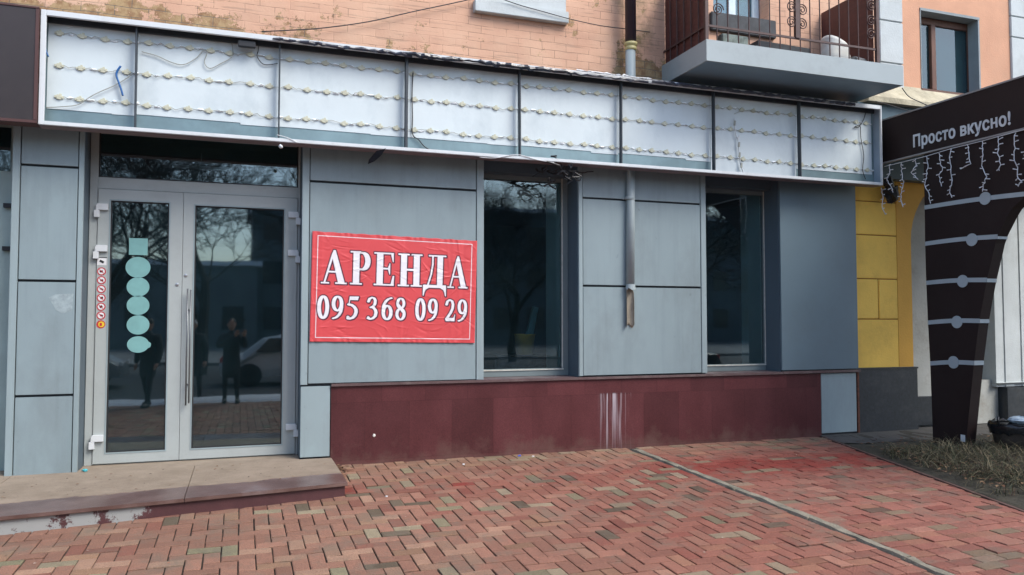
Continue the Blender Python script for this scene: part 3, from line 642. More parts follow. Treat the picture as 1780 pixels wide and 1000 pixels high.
# --- cafe part of the ground floor: yellow wall, granite base, arch, white pilaster
YY = .10
yx0 = XD1 + .002; yxm = pl(1561, 500, YY)[0]; yx1 = pl(1586, 560, YY)[0]; gzt = pl(1540, 639, YY)[1]
m = MB(); zs = [gzt, pl(1520, 555, YY)[1], pl(1520, 485, YY)[1], pl(1520, 409, YY)[1], pl(1520, 409, YY)[1] + .46, 3.45]
for i, (z0, z1) in enumerate(zip(zs, zs[1:])):
    g = .007; sp = pl(1527, 500, YY)[0]
    if i == 1: m.box(yx0, sp - g, YY, YY + .06, z0 + g, z1 - g); m.box(sp + g, yxm - g, YY, YY + .06, z0 + g, z1 - g)
    else: m.box(yx0, yxm - g, YY, YY + .06, z0 + (g if i else 0), z1 - g)
m.build('yellow_blocks', YEL, B, bevel=.006)
MB().box(yx0, yxm - .008, YY + .012, YY + .5, gzt, 3.45).build('block_joint', mat('yellow_joint', (.3, .15, .03), .9), B)
# orange arch surround (front face with curved inner edge)
arc = []; cz = pl(1586, 420, YY)[1]; R = 1.25
pts = [(yxm - .008, YY - .004, gzt), (yx1, YY - .004, gzt), (yx1, YY - .004, cz)]
for k in range(1, 13):
    a = pi - k / 12 * pi / 2; pts.append((yx1 + R + R * cos(a), YY - .004, cz + R * .85 * sin(a)))
pts += [(yx1 + R, YY - .004, 3.45), (yxm - .008, YY - .004, 3.45)]
MB().prism(pts, (0, .35, 0)).build('arch_surround', YEL2, B)
MB().box(yx1 - .1, 16, .45, .6, 0, 3.45).build('cafe_wall', CREAM, B)
m = MB(); m.box(yx0 + .01, yx1 + .01, YY - .06, YY + .3, .0, gzt - .02); m.box(yx0 + .01, yx1 + .02, YY - .07, YY + .3, gzt - .02, gzt + .004)
m.build('granite_base', GRAN, B, bevel=.004)
g2t = pl(1600, 690, .38)[1]
m = MB(); m.box(yx1 + .012, pl(1730, 700, .38)[0], .38, .45, 0, g2t); m.build('granite_base', GRAN, B, bevel=.004)
# fluted white pilaster right
qx0 = pl(1727, 500, .18)[0]
m = MB(); pz = pl(1750, 672, .18)[1]
for i in range(7): m.box(qx0 + i * .17, qx0 + i * .17 + .17, .16 + (.0 if i % 2 else .014), .449, pz, 3.3)
m.box(qx0 + .02, qx0 + 1.2, .22, .449, pz + .0, 3.3)
m.prism([(qx0 - .02, .12, pz + .06), (qx0 + .04, .2, pz), (qx0 + .04, .449, pz), (qx0 - .02, .449, pz + .06)], (1.3, 0, 0))
m.build('pilaster', WSTUC, B, bevel=.003)
m = MB(); m.box(qx0 + .12, 16, .1, .449, 0, pz - .01); m.build('granite_base', GRAN, B, bevel=.004)
MB().box(pl(1700, 700, .2)[0], qx0 + .12, .25, .449, .0, pz + .1).build('cafe_lower_wall', CREAM, B)

# ================================================================== DOORSTEP
SZ = .088
def step_mat():
    m = bpy.data.materials.new('step_granite'); m.use_nodes = True; n = m.node_tree.nodes; L = m.node_tree.links; b = bsdf(m)
    geo = n.new('ShaderNodeNewGeometry'); sx = n.new('ShaderNodeSeparateXYZ'); L.new(geo.outputs['Position'], sx.inputs[0])
    def noise(s, d=6, r=.65):
        q = n.new('ShaderNodeTexNoise'); q.inputs['Scale'].default_value = s; q.inputs['Detail'].default_value = d; q.inputs['Roughness'].default_value = r; L.new(geo.outputs['Position'], q.inputs[0]); return q.outputs[0]
    def mth(op, a, b_, c=None):
        q = n.new('ShaderNodeMath'); q.operation = op
        for i, v in enumerate((a, b_, c)):
            if v is None: continue
            if isinstance(v, (int, float)): q.inputs[i].default_value = v
            else: L.new(v, q.inputs[i])
        return q.outputs[0]
    def mr(i, a, b_, c=0, d=1):
        q = n.new('ShaderNodeMapRange'); q.inputs[1].default_value = a; q.inputs[2].default_value = b_; q.inputs[3].default_value = c; q.inputs[4].default_value = d; L.new(i, q.inputs[0]); return q.outputs[0]
    def mix(f, a, b_):
        q = n.new('ShaderNodeMix'); q.data_type = 'RGBA'
        if isinstance(f, float): q.inputs[0].default_value = f
        else: L.new(f, q.inputs[0])
        for i, v in ((6, a), (7, b_)):
            if isinstance(v, tuple): q.inputs[i].default_value = (*v, 1)
            else: L.new(v, q.inputs[i])
        return q.outputs[2]
    sand = mix(mr(noise(5), .35, .65), (.205, .16, .115), (.27, .215, .16)); sand = mix(mr(noise(60, 3), .6, .75), sand, (.10, .07, .05))
    wet = mix(mr(noise(3), .4, .6), (.10, .056, .047), (.155, .098, .085))
    wet = mix(mr(noise(1.4), .55, .72), wet, (.22, .18, .18))
    # distance from the (slanted) front edge, with a ragged limit
    d = mth('ADD', mth('MULTIPLY_ADD', sx.outputs[0], -.150, sx.outputs[1]), 1.45)     # 0 at the edge
    d = mth('ADD', d, mth('MULTIPLY', mth('SUBTRACT', noise(3.5, 9, .7), .5), .32))
    f = mr(d, .44, .47)
    dr = mr(noise(7, 8, .7), .64, .70, 0, .7)
    c = mix(f, wet, sand); c = mix(dr, c, (.12, .085, .07))
    L.new(c, b.inputs['Base Color']); L.new(mr(f, 0, 1, .28, .85), b.inputs['Roughness'])
    bp = n.new('ShaderNodeBump'); bp.inputs['Strength'].default_value = .4; bp.inputs['Distance'].default_value = .006; L.new(noise(50), bp.inputs['Height']); L.new(bp.outputs[0], b.inputs['Normal'])
    return m
def riser_mat():
    m = mat('riser', (.075, .03, .032), .45, .15, 5, fine=.15); n = m.node_tree.nodes; L = m.node_tree.links; b = bsdf(m); src = b.inputs['Base Color'].links[0].from_socket
    geo = n.new('ShaderNodeNewGeometry'); sx = n.new('ShaderNodeSeparateXYZ'); L.new(geo.outputs['Position'], sx.inputs[0])
    nz = n.new('ShaderNodeTexNoise'); nz.inputs['Scale'].default_value = 6; nz.inputs['Detail'].default_value = 10; nz.inputs['Roughness'].default_value = .75; L.new(geo.outputs['Position'], nz.inputs[0])
    r1 = n.new('ShaderNodeMapRange'); r1.inputs[1].default_value = -.35; r1.inputs[2].default_value = -.75; r1.inputs[3].default_value = -.35; r1.inputs[4].default_value = .10; L.new(sx.outputs[0], r1.inputs[0])
    ad = n.new('ShaderNodeMath'); L.new(nz.outputs[0], ad.inputs[0]); L.new(r1.outputs[0], ad.inputs[1])
    r2 = n.new('ShaderNodeMapRange'); r2.inputs[1].default_value = .52; r2.inputs[2].default_value = .55; L.new(ad.outputs[0], r2.inputs[0])
    mx = n.new('ShaderNodeMix'); mx.data_type = 'RGBA'; L.new(r2.outputs[0], mx.inputs[0]); L.new(src, mx.inputs[6]); mx.inputs[7].default_value = (.30, .31, .30, 1); L.new(mx.outputs[2], b.inputs['Base Color']); return m
ST = empty('doorstep', (-1, -.7, 0), 'low granite doorstep below the glass doors, sandy with a damp front edge', 'step')
def fy(x): return -1.31 + (x - .872) * .150       # front edge
SM = step_mat()
xs = [-6.0, -4.4, -2.85, -1.95, -.41, .895]
for i, (a, b2) in enumerate(zip(xs, xs[1:])):
    g = .002; a += g; b2 -= g
    m = MB(); m.prism([(a, fy(a) - .015, SZ - .03), (b2, fy(b2) - .015, SZ - .03), (b2, -.045 + (.0 if b2 < 0 else 0), SZ - .03), (a, -.045, SZ - .03)], (0, 0, .03)); m.build('step_slab', SM, ST, bevel=.003)
m = MB(); m.prism([(-6, fy(-6) + .012, -.25), (.872, fy(.872) + .012, -.25), (.872, -.03, -.25), (-6, -.03, -.25)], (0, 0, .25 + SZ - .031)); m.build('riser', riser_mat(), ST)
m = MB(); m.box(-6, XA0, -.045, .3, -.02, SZ - .002); m.box(XA0, XA1, -.045, .02, -.02, SZ - .004); m.box(XA1, XB0, -.045, .32, -.02, SZ - .002); m.box(XB0, .884, -.045, -.01, -.02, SZ - .002)
m.build('landing', SM, ST)

# ================================================================== SIGN BOX
SF = -.33; SBk = -.185
SG = empty('empty_sign_box', (3, SF, 3.8), 'long faceless lightbox above the shopfront, its rows of lamp modules bare', 'sign box')
sx0 = pl(68, 130, SF)[0]; sx1 = pl(1534, 250, SF)[0]
sz0 = (pl(68, 218, SF)[1] + pl(1533, 321, SF)[1]) / 2; sz1 = (pl(75, 17, SF)[1] + pl(1531, 183, SF)[1]) / 2
bw_ = pl(78, 130, SF)[0] - sx0
m = MB(); m.box(sx0, sx0 + bw_, SF, SF + .03, sz0, sz1); m.box(sx1 - .022, sx1, SF, SF + .03, sz0, sz1); m.box(sx0 + bw_, sx1 - .022, SF, SF + .03, sz0, sz0 + .036); m.box(sx0 + bw_, sx1 - .022, SF, SF + .03, sz1 - .052, sz1)
m.build('front_frame', WHITEPL, SG, bevel=.004)
m = MB(); m.box(sx0, sx1, SF + .031, SBk + .02, sz0 - .004, sz0 + .012); m.build('bottom_tray', mat('tray_underside', (.20, .16, .17), .5, .2, 5), SG)
MB().box(sx0, sx1, SF + .031, SBk + .02, sz1 - .015, sz1 - .002).build('top_tray', DARKST, SG)
m = MB(); m.box(sx1 - .015, sx1 - .002, SF + .031, SBk, sz0 + .013, sz1 - .016); m.build('end_plate', mat('end_plate_blue', (.25, .32, .40), .4, .1, 3), SG)
MB().box(sx0 + .002, sx0 + .015, SF + .031, SBk, sz0 + .013, sz1 - .016).build('end_plate', mat('end_plate_dark', (.1, .14, .2), .4), SG)
MB().box(sx0, sx1, SBk + .006, SBk + .02, sz0 + .013, sz1 - .016).build('backing_sheet', GALV, SG)
MB().box(sx0, sx1, SBk - .03, SBk - .008, sz1 - .075, sz1 - .017).build('top_rail', DARKST, SG)
bars = [pl(p, 150, SBk)[0] for p in (79, 238, 485, 704, 900, 1074, 1234, 1382, 1514)]
zoff = [.155, .165, .155, .15, .155, .155, .03, .135]
Xp = [sx0 + .03] + bars[1:8] + [sx1 - .04]
for i in range(8):
    a, b2 = Xp[i], Xp[i + 1]; zl = sz0 + .03 + zoff[i]; h2 = sz1 - .035
    m = MB(); am = a + (b2 - a) * .72; st = .018 if i in (1, 4, 5) else .006; stt = -st if i != 7 else .0
    m.prism([(a + .003, SBk, zl), (am, SBk, zl - .002), (am + .002, SBk, zl - .002 + stt), (b2 - .003, SBk, zl + stt), (b2 - .003, SBk, h2), (a + .003, SBk, h2)], (0, .0055, 0)); m.build('back_panel', SIGNW, SG)
for i, x in enumerate(bars[:8]):
    wv = .028 if i == 3 else (.012 if i == 0 else .015); lean = random.uniform(-.006, .006)
    m = MB()
    m.prism([(x - wv / 2, SF + .05, sz0 + .013), (x + wv / 2, SF + .05, sz0 + .013), (x + wv / 2 + lean, SF + .05, sz1 - .017), (x - wv / 2 + lean, SF + .05, sz1 - .017)], (0, .06, 0)); m.build('upright', DARKST, SG, bevel=.002)
# rows of modules
rows = []
for (py0, py1) in ((57, 215), (113, 248), (168, 296)):
    rows.append((pl(82, py0, SBk)[1], pl(1500, py1, SBk)[1]))
mods = []
def rz(r, x): a, b2 = rows[r]; return a + (b2 - a) * (x - Xp[0]) / (Xp[-1] - Xp[0])
allm = []
for r in range(3):
    wm = MB(); gm = MB(); wpts = []
    for i in range(8):
        a, b2 = Xp[i], Xp[i + 1]; nmod = max(3, int(round((b2 - a) / .176)))
        st = (b2 - a) / nmod
        for k in range(nmod):
            x = a + st * (k + .5) + random.uniform(-.012, .012); z = rz(r, x) + random.uniform(-.008, .008)
            allm.append((x, z, i))
            wpts.append((x - .04, SBk - .010, z + random.uniform(-.008, .008))); wpts.append((x + .04, SBk - .010, z + random.uniform(-.008, .008)))
            q = x + st / 2; wpts.append((q - .012, SBk - .015, z - random.uniform(-.012, .022))); wpts.append((q + .012, SBk - .018, z + random.uniform(-.014, .012)))
            if random.random() < .75: gm.blob((q + random.uniform(-.02, .02), SBk - .004, z + random.uniform(-.008, .008)), random.uniform(.018, .04), .008, random.uniform(.006, .013), .25, 7, 5)
    wm.tube(wpts, .0027, 5); wm.build('module_wire', WIRE, SG); stuff(gm.build('glue_blobs', GLUE, SG))
def modbox(m, x, z, tilt):
    Rm = Matrix.Rotation(tilt, 3, 'Y')
    m.obox((x, SBk - .007, z), .074, .012, .022, Rm); m.obox(Vector((x, SBk - .0075, z)), .040, .014, .040, Rm); m.obox(Vector((x + .008, SBk - .0076, z + .004)), .018, .0145, .052, Rm)
    for s_ in (-1, 1): m.obox(Vector((x, SBk - .016, z)) + Rm @ Vector((s_ * .018, 0, 0)), .010, .004, .010, Rm)
allm.sort(key=lambda t: t[0])
rest = MB()
for k, (x, z, i) in enumerate(allm):
    t = random.uniform(-.12, .12)
    if k < 100: mm = MB(); modbox(mm, x, z, t); mm.build('lamp_module', LEDM, SG)
    else: modbox(rest, x, z, t)
stuff(rest.build('lamp_modules', LEDM, SG))
def wire(name, pix, y, r, mt, parent=None, y2=None):
    pts = []; 
    for k, (a, b2) in enumerate(pix):
        yy = y if y2 is None else y + (y2 - y) * k / (len(pix) - 1)
        x, z = pl(a, b2, yy); pts.append(Vector((x, yy, z)))
    # catmull
    out = []
    for i in range(len(pts) - 1):
        p0 = pts[max(i - 1, 0)]; p1 = pts[i]; p2 = pts[i + 1]; p3 = pts[min(i + 2, len(pts) - 1)]
        for t in np.linspace(0, 1, 6, endpoint=False):
            out.append(.5 * ((2 * p1) + (p2 - p0) * t + (2 * p0 - 5 * p1 + 4 * p2 - p3) * t * t + (3 * p1 - p0 - 3 * p2 + p3) * t ** 3))
    out.append(pts[-1]); return MB().tube(out, r, 6).build(name, mt, parent, smooth=True)
ZB = 2.941
def z1(l): return [(a / ZB, b2 / ZB) for a, b2 in l]
wire('loose_wire', z1([(725, 265), (800, 285), (880, 320), (940, 330), (1000, 300), (1035, 262)]), SBk - .02, .004, WIRE, SG)
wire('loose_wire', z1([(1035, 262), (1060, 265), (1045, 320), (1075, 350), (1130, 325), (1185, 292), (1190, 250), (1185, 215), (1200, 200)]), SBk - .02, .004, WIRE, SG)
wire('loose_wire', z1([(1325, 220), (1320, 260), (1315, 290), (1350, 330), (1420, 325)]), SBk - .02, .0045, WIRED, SG)
wire('loose_wire', z1([(690, 372), (600, 430), (500, 475), (455, 500), (400, 535), (330, 545), (235, 550)]), SBk - .025, .004, WIRE, SG)
wire('loose_wire', z1([(1415, 690), (1470, 705), (1520, 730)]), SF - .004, .004, WIREW, SG)
def z2(l): return [(480 + a / ZB, 60 + b2 / ZB) for a, b2 in l]
wire('loose_wire', z2([(700, 195), (695, 300), (697, 420), (698, 510), (730, 540), (760, 575), (810, 600)]), SBk - .02, .006, WIRED, SG)
wire('loose_wire', z2([(1040, 628), (1120, 632), (1232, 615), (1330, 640), (1420, 655)]), SF - .006, .004, WIREW, SG)
def z3(l): return [(980 + a / 3.069, 100 + b2 / 3.069) for a, b2 in l]
wire('loose_wire', z3([(910, 325), (912, 380), (925, 430), (938, 415), (930, 440), (935, 500), (942, 560), (960, 620)]), SBk - .03, .007, WIREW, SG)
for (a, b2) in ((912, 350), (935, 465), (938, 520), (948, 575)):
    x, z = z3([(a, b2)])[0]; x, z = pl(x, z, SBk - .04); mm = MB(); mm.obox((x, SBk - .04, z), .022, .012, .06, Matrix.Rotation(.1, 3, 'Y')); mm.build('loose_module', WIRE, SG)
wire('loose_wire', z3([(1610, 295), (1600, 330), (1575, 370), (1550, 372), (1580, 365), (1585, 430), (1600, 520), (1595, 600), (1610, 650)]), SBk - .02, .005, WIRED, SG)
wire('loose_wire', z3([(910, 302), (950, 285), (1000, 285), (1060, 290)]), SBk - .02, .003, WIRE, SG)
wire('blue_tie', z1([(617, 338), (595, 378), (608, 425), (620, 460), (628, 490)]), SBk - .035, .010, BLUE, SG)
wire('blue_tie', z1([(228, 200), (232, 250), (247, 290)]), SBk - .035, .008, BLUE, SG)
x, z = pl(1262 / ZB, 228 / ZB, SF + .05); MB().obox((x, SF + .05, z), .165, .045, .06, Matrix.Rotation(.0, 3, 'Y')).build('power_supply', BLACKP, SG, bevel=.006)
x, z = pl(488, 255, SF); mm = MB(); mm.blob((x, SF - .01, z), .022, .02, .02, .2); mm.build('foam_lump', WHITEPL, SG, smooth=True)
# torn facing film along the top edge, plus one strip of painted balcony shade
def film(pxa, pxb, mt, seed, amp, yy, drop, top=.0):
    random.seed(seed); x = pl(pxa, 70, SF)[0]; xe = pl(pxb, 120, SF)[0]; vs = []; i = 0; h = 0
    while x < xe:
        h = max(-.5, min(1, h + random.uniform(-.45, .45)))
        y = SF - .010 - yy - random.uniform(0, .025)
        zt = sz1 - top + random.uniform(-.012, .012); zbm = sz1 - drop - amp * (.5 + .5 * h) * random.uniform(.3, 1)
        vs += [(x, y + .004, zt), (x, y, zt - random.uniform(.004, .014)), (x + random.uniform(-.01, .01), y - .006, (zt + zbm) / 2), (x, y + random.uniform(-.004, .008), zbm)]
        x += random.uniform(.03, .07); i += 1
    fs = [(k * 4 + j, k * 4 + j + 1, k * 4 + 5 + j, k * 4 + 4 + j) for k in range(i - 1) for j in range(3)]
    o = MB().add(vs, fs).build('torn_film_and_shade', mt, SG); sm = o.modifiers.new('t', 'SOLIDIFY'); sm.thickness = .0015
film(474, 720, mat('film_dark', (.03, .035, .05), .25, .3, 8), 3, .03, .0, .045, .026)
film(700, 1000, mat('film_black', (.018, .022, .03), .22, .3, 8), 4, .05, .004, .04, .016)
film(990, 1130, mat('film_dark', (.03, .035, .05), .3, .3, 8), 5, .02, .002, .05, .034)
film(1130, 1488, mat('balcony_shade_strip', (.05, .055, .075), .4, .3, 8), 6, .008, .0, .05, .012)  # dark strip painting the balcony's shade on the frame, not torn film
film(1000, 1135, mat('film_white', (.55, .57, .58), .5, .5, 30), 12, .012, .008, .014, -.004)
random.seed(11)
# hanging dark scrap and the dark tangle below the sign
mm = MB(); mm.prism([(pl(p_, q_, SF - .015)[0], SF - .015 - .006 * i_, pl(p_, q_, SF - .015)[1]) for i_, (p_, q_) in enumerate([(671, 258), (654, 263), (641, 278), (639, 286), (651, 281), (662, 271)])], (0, .004, 0)); tag(mm.build('hanging_scrap', mat('matt_black', (.008, .008, .01), 1, spec=0)), 'black pointed plastic scrap dangling from the lower edge of the sign box', 'scrap')
tg = MB()
for k in range(16):
    c = [pl(955 + random.uniform(-8, 50), 286 + random.uniform(0, 25), SF + .1)]; x, z = c[0]; p = [Vector((x, SF + random.uniform(0, .2), z))]
    for j in range(5): p.append(p[-1] + Vector((random.uniform(-.07, .09), random.uniform(-.04, .05), random.uniform(-.05, .04))))
    tg.tube(p, random.uniform(.004, .012), 5)
a, b2 = pl(950, 281, SF - .006), pl(972, 288, SF - .01); tg.tube([(a[0], SF - .006, a[1]), (b2[0], SF - .01, b2[1]), (b2[0] + .12, SF + .1, b2[1] - .1)], .012, 6)
tag(tg.build('cable_tangle', BLACKP), 'tangle of black cable under the sign box above the first window', 'cables')
# brown signboard at the far left
BS = empty('brown_signboard', (-2.6, SF - .05, 3.8), 'dark brown signboard at the left edge, butting against the open sign box', 'sign')
bx = sx0 - .006; bz0 = pl(40, 213, SF - .02)[1]; bz1 = pl(40, 9, SF - .02)[1]
MB().box(-6, bx - .03, SF - .02, SBk, bz0 + .03, bz1 - .02).build('board', BRN, BS)
m = MB(); m.box(-6, bx, SF - .028, SBk, bz0, bz0 + .028); m.box(bx - .028, bx, SF - .028, SBk, bz0 + .029, bz1 - .02); m.box(-6, bx, SF - .028, SBk, bz1 - .019, bz1); m.build('board_frame', BRNF, BS, bevel=.003)

# ================================================================== DRAINPIPE
PYp = -.04
DP = empty('drainpipe', (4.33, PYp, 1.4), 'drainpipe behind the sign box, dark brown above, grey below, torn open at its end', 'drainpipe')
px_ = pl(1095, 400, PYp)[0]
px0 = pl(1095, 60, PYp)[0]
zc = pl(1096, 75, PYp)[1]
def gut(m, z0, z1, x0, x1, r): m.tube([(x0, PYp, z0), (x1, PYp, z1)], r, 20)
m = MB(); gut(m, zc, 7.5, px0 + .01, px0 + .01, .066); m.build('upper_pipe', DARKPIPE, DP, smooth=True)
m = MB(); m.lathe((px0 + .01, PYp, zc - .10), [(.052, 0), (.07, .012), (.072, .045), (.062, .05), (.066, .06), (.08, .07), (.08, .10), (.066, .105)], 20); m.build('collar', YRING, DP, smooth=True)
m = MB(); gut(m, 3.6, zc - .08, px0 + .005, px0 + .005, .06); gut(m, 1.905, 3.599, px_, px0 + .003, .050); m.build('lower_pipe', GREYPIPE, DP, smooth=True)
m = MB(); m.lathe((px_, PYp, 2.93), [(.054, 0), (.060, .005), (.060, .03), (.054, .035)], 20); m.box(px_ - .08, px_ + .075, -.012, -.0065, 2.935, 2.955); m.build('pipe_clip', GREYPIPE, DP)
# torn end: half shell of raw metal
vs = []; nA = 14; nz_ = 14
for j in range(nz_ + 1):
    t = j / nz_; z = 1.89 - .46 * t
    cut = .15 + .25 * sin(t * 9) * (1 - t) + (.35 if t < .12 else 0) * random.random()
    for k in range(nA + 1):
        a = radians(195) - radians(225 - 110 * cut * (1 if k > 7 else 1)) * k / nA
        vs.append((px_ + .050 * cos(a), PYp + .045 * sin(a) * .75 + .0, z - .02 * sin(k * .8) * t))
fs = [(j * (nA + 1) + k, j * (nA + 1) + k + 1, (j + 1) * (nA + 1) + k + 1, (j + 1) * (nA + 1) + k) for j in range(nz_) for k in range(nA)]
o = MB().add(vs, fs).build('torn_end', RAWPIPE, DP, smooth=True); sm = o.modifiers.new('t', 'SOLIDIFY'); sm.thickness = .002
vs = []
for k in range(15):
    a = pi + pi * k / 14; vs += [(px_ + .056 * cos(a), PYp + .054 * sin(a), 1.925), (px_ + .062 * cos(a), PYp + .06 * sin(a), 1.885 - random.uniform(0, .035))]
o = MB().add(vs, [(2 * k, 2 * k + 2, 2 * k + 3, 2 * k + 1) for k in range(14)]).build('torn_rim', GREYPIPE, DP); sm = o.modifiers.new('t', 'SOLIDIFY'); sm.thickness = .002

# ================================================================== BANNER (АРЕНДА 095 368 09 29)
def banner():
    NU, NV = 620, 400
    u, v = np.meshgrid(np.linspace(0, 1, NU), np.linspace(0, 1, NV)); W, H = 1.775, 1.14
    X = u * W; Y = v * H           # metres, y down
    def seg(P, Q, x, y):
        d = Q - P; L2 = max(d @ d, 1e-12); t = np.clip(((x - P[0]) * d[0] + (y - P[1]) * d[1]) / L2, 0, 1)
        return np.hypot(x - P[0] - t * d[0], y - P[1] - t * d[1])
    def pen(pts, tw, th, x, y, e=0):
        tw += 2 * e; th += 2 * e; k = tw / th; D = np.full(x.shape, 9.)
        p = [np.array((a, b * k)) for a, b in pts]
        for a, b in zip(p, p[1:]): D = np.minimum(D, seg(a, b, x, y * k))
        return (D - tw / 2)
    def poly(pts, x, y, e=0):
        ins = np.zeros(x.shape, bool); D = np.full(x.shape, 9.); n = len(pts)
        for i in range(n):
            a, b = pts[i], pts[(i + 1) % n]
            c = ((a[1] > y) != (b[1] > y)); dy = (b[1] - a[1]) or 1e-9
            ins ^= c & (x < (b[0] - a[0]) * (y - a[1]) / dy + a[0]); D = np.minimum(D, seg(np.array(a), np.array(b), x, y))
        return np.where(ins, -D, D) - e
    # glyphs in a unit box x 0..1, y 0 (top) .. 1 (baseline)
    def arcp(cx, cy, rx, ry, a0, a1, n=22): return [(cx + rx * cos(radians(a)), cy - ry * sin(radians(a))) for a in np.linspace(a0, a1, n)]
    T = .235; t_ = .05
    def serif(x0, x1, y, s=.045): return ('poly', [(x0, y - s / 2), (x1, y - s / 2), (x1, y + s / 2), (x0, y + s / 2)])
    S = .022
    G = {
     'А': [('poly', [(.46, .0), (.54, .0), (.92, .97), (.66, .97), (.40, .17)]), ('poly', [(.40, .12), (.47, .0), (.52, .02), (.17, .97), (.10, .97)]), ('poly', [(.24, .62), (.72, .62), (.72, .67), (.24, .67)]), serif(.0, .32, .98), serif(.55, 1., .98)],
     'Р': [('poly', [(.14, .0), (.44, .0), (.44, 1), (.14, 1)]), serif(0, .5, .022), serif(0, .58, .978), ('pen', [(.44, .04)] + arcp(.60, .29, .24, .25, 90, -90) + [(.44, .54)], .26, .055)],
     'Е': [('poly', [(.13, .0), (.43, .0), (.43, 1), (.13, 1)]), serif(0, .92, .022), serif(0, .96, .978), ('poly', [(.80, 0), (.93, 0), (.93, .28), (.89, .28), (.80, .06)]), ('poly', [(.80, .96), (.90, .70), (.97, .70), (.95, 1), (.8, 1)]), ('poly', [(.43, .46), (.70, .46), (.70, .51), (.43, .51)]), ('poly', [(.66, .47), (.74, .32), (.77, .32), (.77, .66), (.74, .66), (.66, .50)])],
     'Н': [('poly', [(.11, 0), (.36, 0), (.36, 1), (.11, 1)]), ('poly', [(.64, 0), (.89, 0), (.89, 1), (.64, 1)]), ('poly', [(.3, .46), (.7, .46), (.7, .52), (.3, .52)]), serif(0, .46, .022), serif(0, .46, .978), serif(.54, 1, .022), serif(.54, 1, .978)],
     'Д': [('poly', [(.60, 0), (.84, 0), (.84, .97), (.60, .97)]), serif(.22, .98, .022), ('pen', [(.40, .03), (.40, .3), (.34, .6), (.20, .96)], .07, .05), ('poly', [(.02, .93), (.98, .93), (.98, 1.02), (.9, 1.02), (.1, 1.02), (.02, 1.02)]), ('poly', [(.0, .94), (.12, .94), (.12, 1.0), (.035, 1.27), (.0, 1.27)]), ('poly', [(.88, .94), (1, .94), (1, 1.27), (.965, 1.27), (.88, 1.0)]), ('poly', [(.12, 1.0), (.3, 1.0), (.12, 1.08), (.06, 1.18)]), ('poly', [(.7, 1.0), (.88, 1.0), (.94, 1.18), (.88, 1.08)])],
     '0': [('pen', arcp(.5, .5, .32, .455, 0, 360, 40), .30, .075)],
     '9': [('pen', arcp(.5, .335, .31, .295, 0, 360, 34), .28, .07), ('pen', [(.82, .34), (.82, .5), (.76, .68), (.62, .82), (.42, .92), (.2, .96)], .24, .06)],
     '6': [('pen', arcp(.5, .665, .31, .295, 0, 360, 34), .28, .07), ('pen', [(.18, .66), (.18, .5), (.24, .32), (.38, .18), (.58, .08), (.8, .04)], .24, .06)],
     '5': [('poly', [(.26, .02), (.98, .02), (.90, .17), (.24, .17)]), ('poly', [(.26, .02), (.33, .02), (.24, .40), (.17, .40)]), ('pen', [(.2, .36), (.42, .38), (.62, .45), (.76, .56), (.78, .68), (.70, .82), (.52, .92), (.30, .955), (.16, .95)], .27, .09), ('pen', [(.15, .90), (.2, .92)], .22, .12)],
     '3': [('pen', [(.12, .22), (.22, .09), (.42, .035), (.6, .06), (.70, .16), (.68, .30), (.55, .41), (.36, .46)], .24, .065), ('pen', [(.36, .46), (.56, .47), (.72, .56), (.78, .68), (.72, .83), (.52, .93), (.30, .96), (.14, .93)], .27, .07), ('pen', [(.14, .90), (.19, .92)], .2, .12)],
     '8': [('pen', arcp(.5, .255, .27, .215, 0, 360, 30), .24, .065), ('pen', arcp(.5, .72, .31, .235, 0, 360, 30), .26, .07), ('pen', [(.3, .34), (.5, .47), (.7, .60)], .26, .12)],
     '2': [('pen', [(.12, .26), (.2, .11), (.42, .04), (.64, .09), (.74, .24), (.70, .42), (.52, .62), (.3, .78), (.12, .90)], .26, .065), ('poly', [(.08, .86), (.3, .84), (.80, .84), (.92, .68), (.97, .68), (.92, .985), (.06, .985)])],
    }
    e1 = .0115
    white = np.full(X.shape, 9.); dark = np.full(X.shape, 9.)
    def put(ch, u0, u1, v0, v1):
        nonlocal white, dark
        x0, x1, y0, y1 = u0 * W, u1 * W, v0 * H, v1 * H; sx_, sy_ = x1 - x0, y1 - y0; dsh = .005
        for g in G[ch]:
            if g[0] == 'poly':
                P = [(x0 + a * sx_, y0 + b * sy_) for a, b in g[1]]; white = np.minimum(white, poly(P, X, Y))
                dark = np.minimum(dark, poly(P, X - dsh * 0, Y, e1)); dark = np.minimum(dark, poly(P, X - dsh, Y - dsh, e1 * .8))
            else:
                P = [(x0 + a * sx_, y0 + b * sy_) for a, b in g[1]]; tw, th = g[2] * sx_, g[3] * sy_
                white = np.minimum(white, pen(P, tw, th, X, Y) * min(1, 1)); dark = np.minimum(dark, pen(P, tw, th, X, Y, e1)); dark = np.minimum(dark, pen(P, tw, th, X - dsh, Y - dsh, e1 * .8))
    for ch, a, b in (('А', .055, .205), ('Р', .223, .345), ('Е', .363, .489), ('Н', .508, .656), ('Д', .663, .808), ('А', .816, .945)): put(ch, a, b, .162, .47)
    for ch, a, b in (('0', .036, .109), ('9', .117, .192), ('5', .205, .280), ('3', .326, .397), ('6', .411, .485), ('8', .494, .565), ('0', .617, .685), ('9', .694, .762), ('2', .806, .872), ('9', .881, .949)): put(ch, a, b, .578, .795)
    aa = .003
    cw = np.clip(.5 - white / aa, 0, 1); cd = np.clip(.5 - dark / aa, 0, 1)
    bd = np.minimum(np.minimum(np.abs(u - .033) * W, np.abs(u - .967) * W), 9); bh = np.minimum(np.abs(v - .037) * H, np.abs(v - .962) * H)
    inx = (u > .033 - .002) & (u < .967 + .002); iny = (v > .035) & (v < .964)
    bl = np.where(iny, np.clip(.5 - (bd - .0035) / aa, 0, 1), 0); bl = np.maximum(bl, np.where(inx, np.clip(.5 - (bh - .0035) / aa, 0, 1), 0))
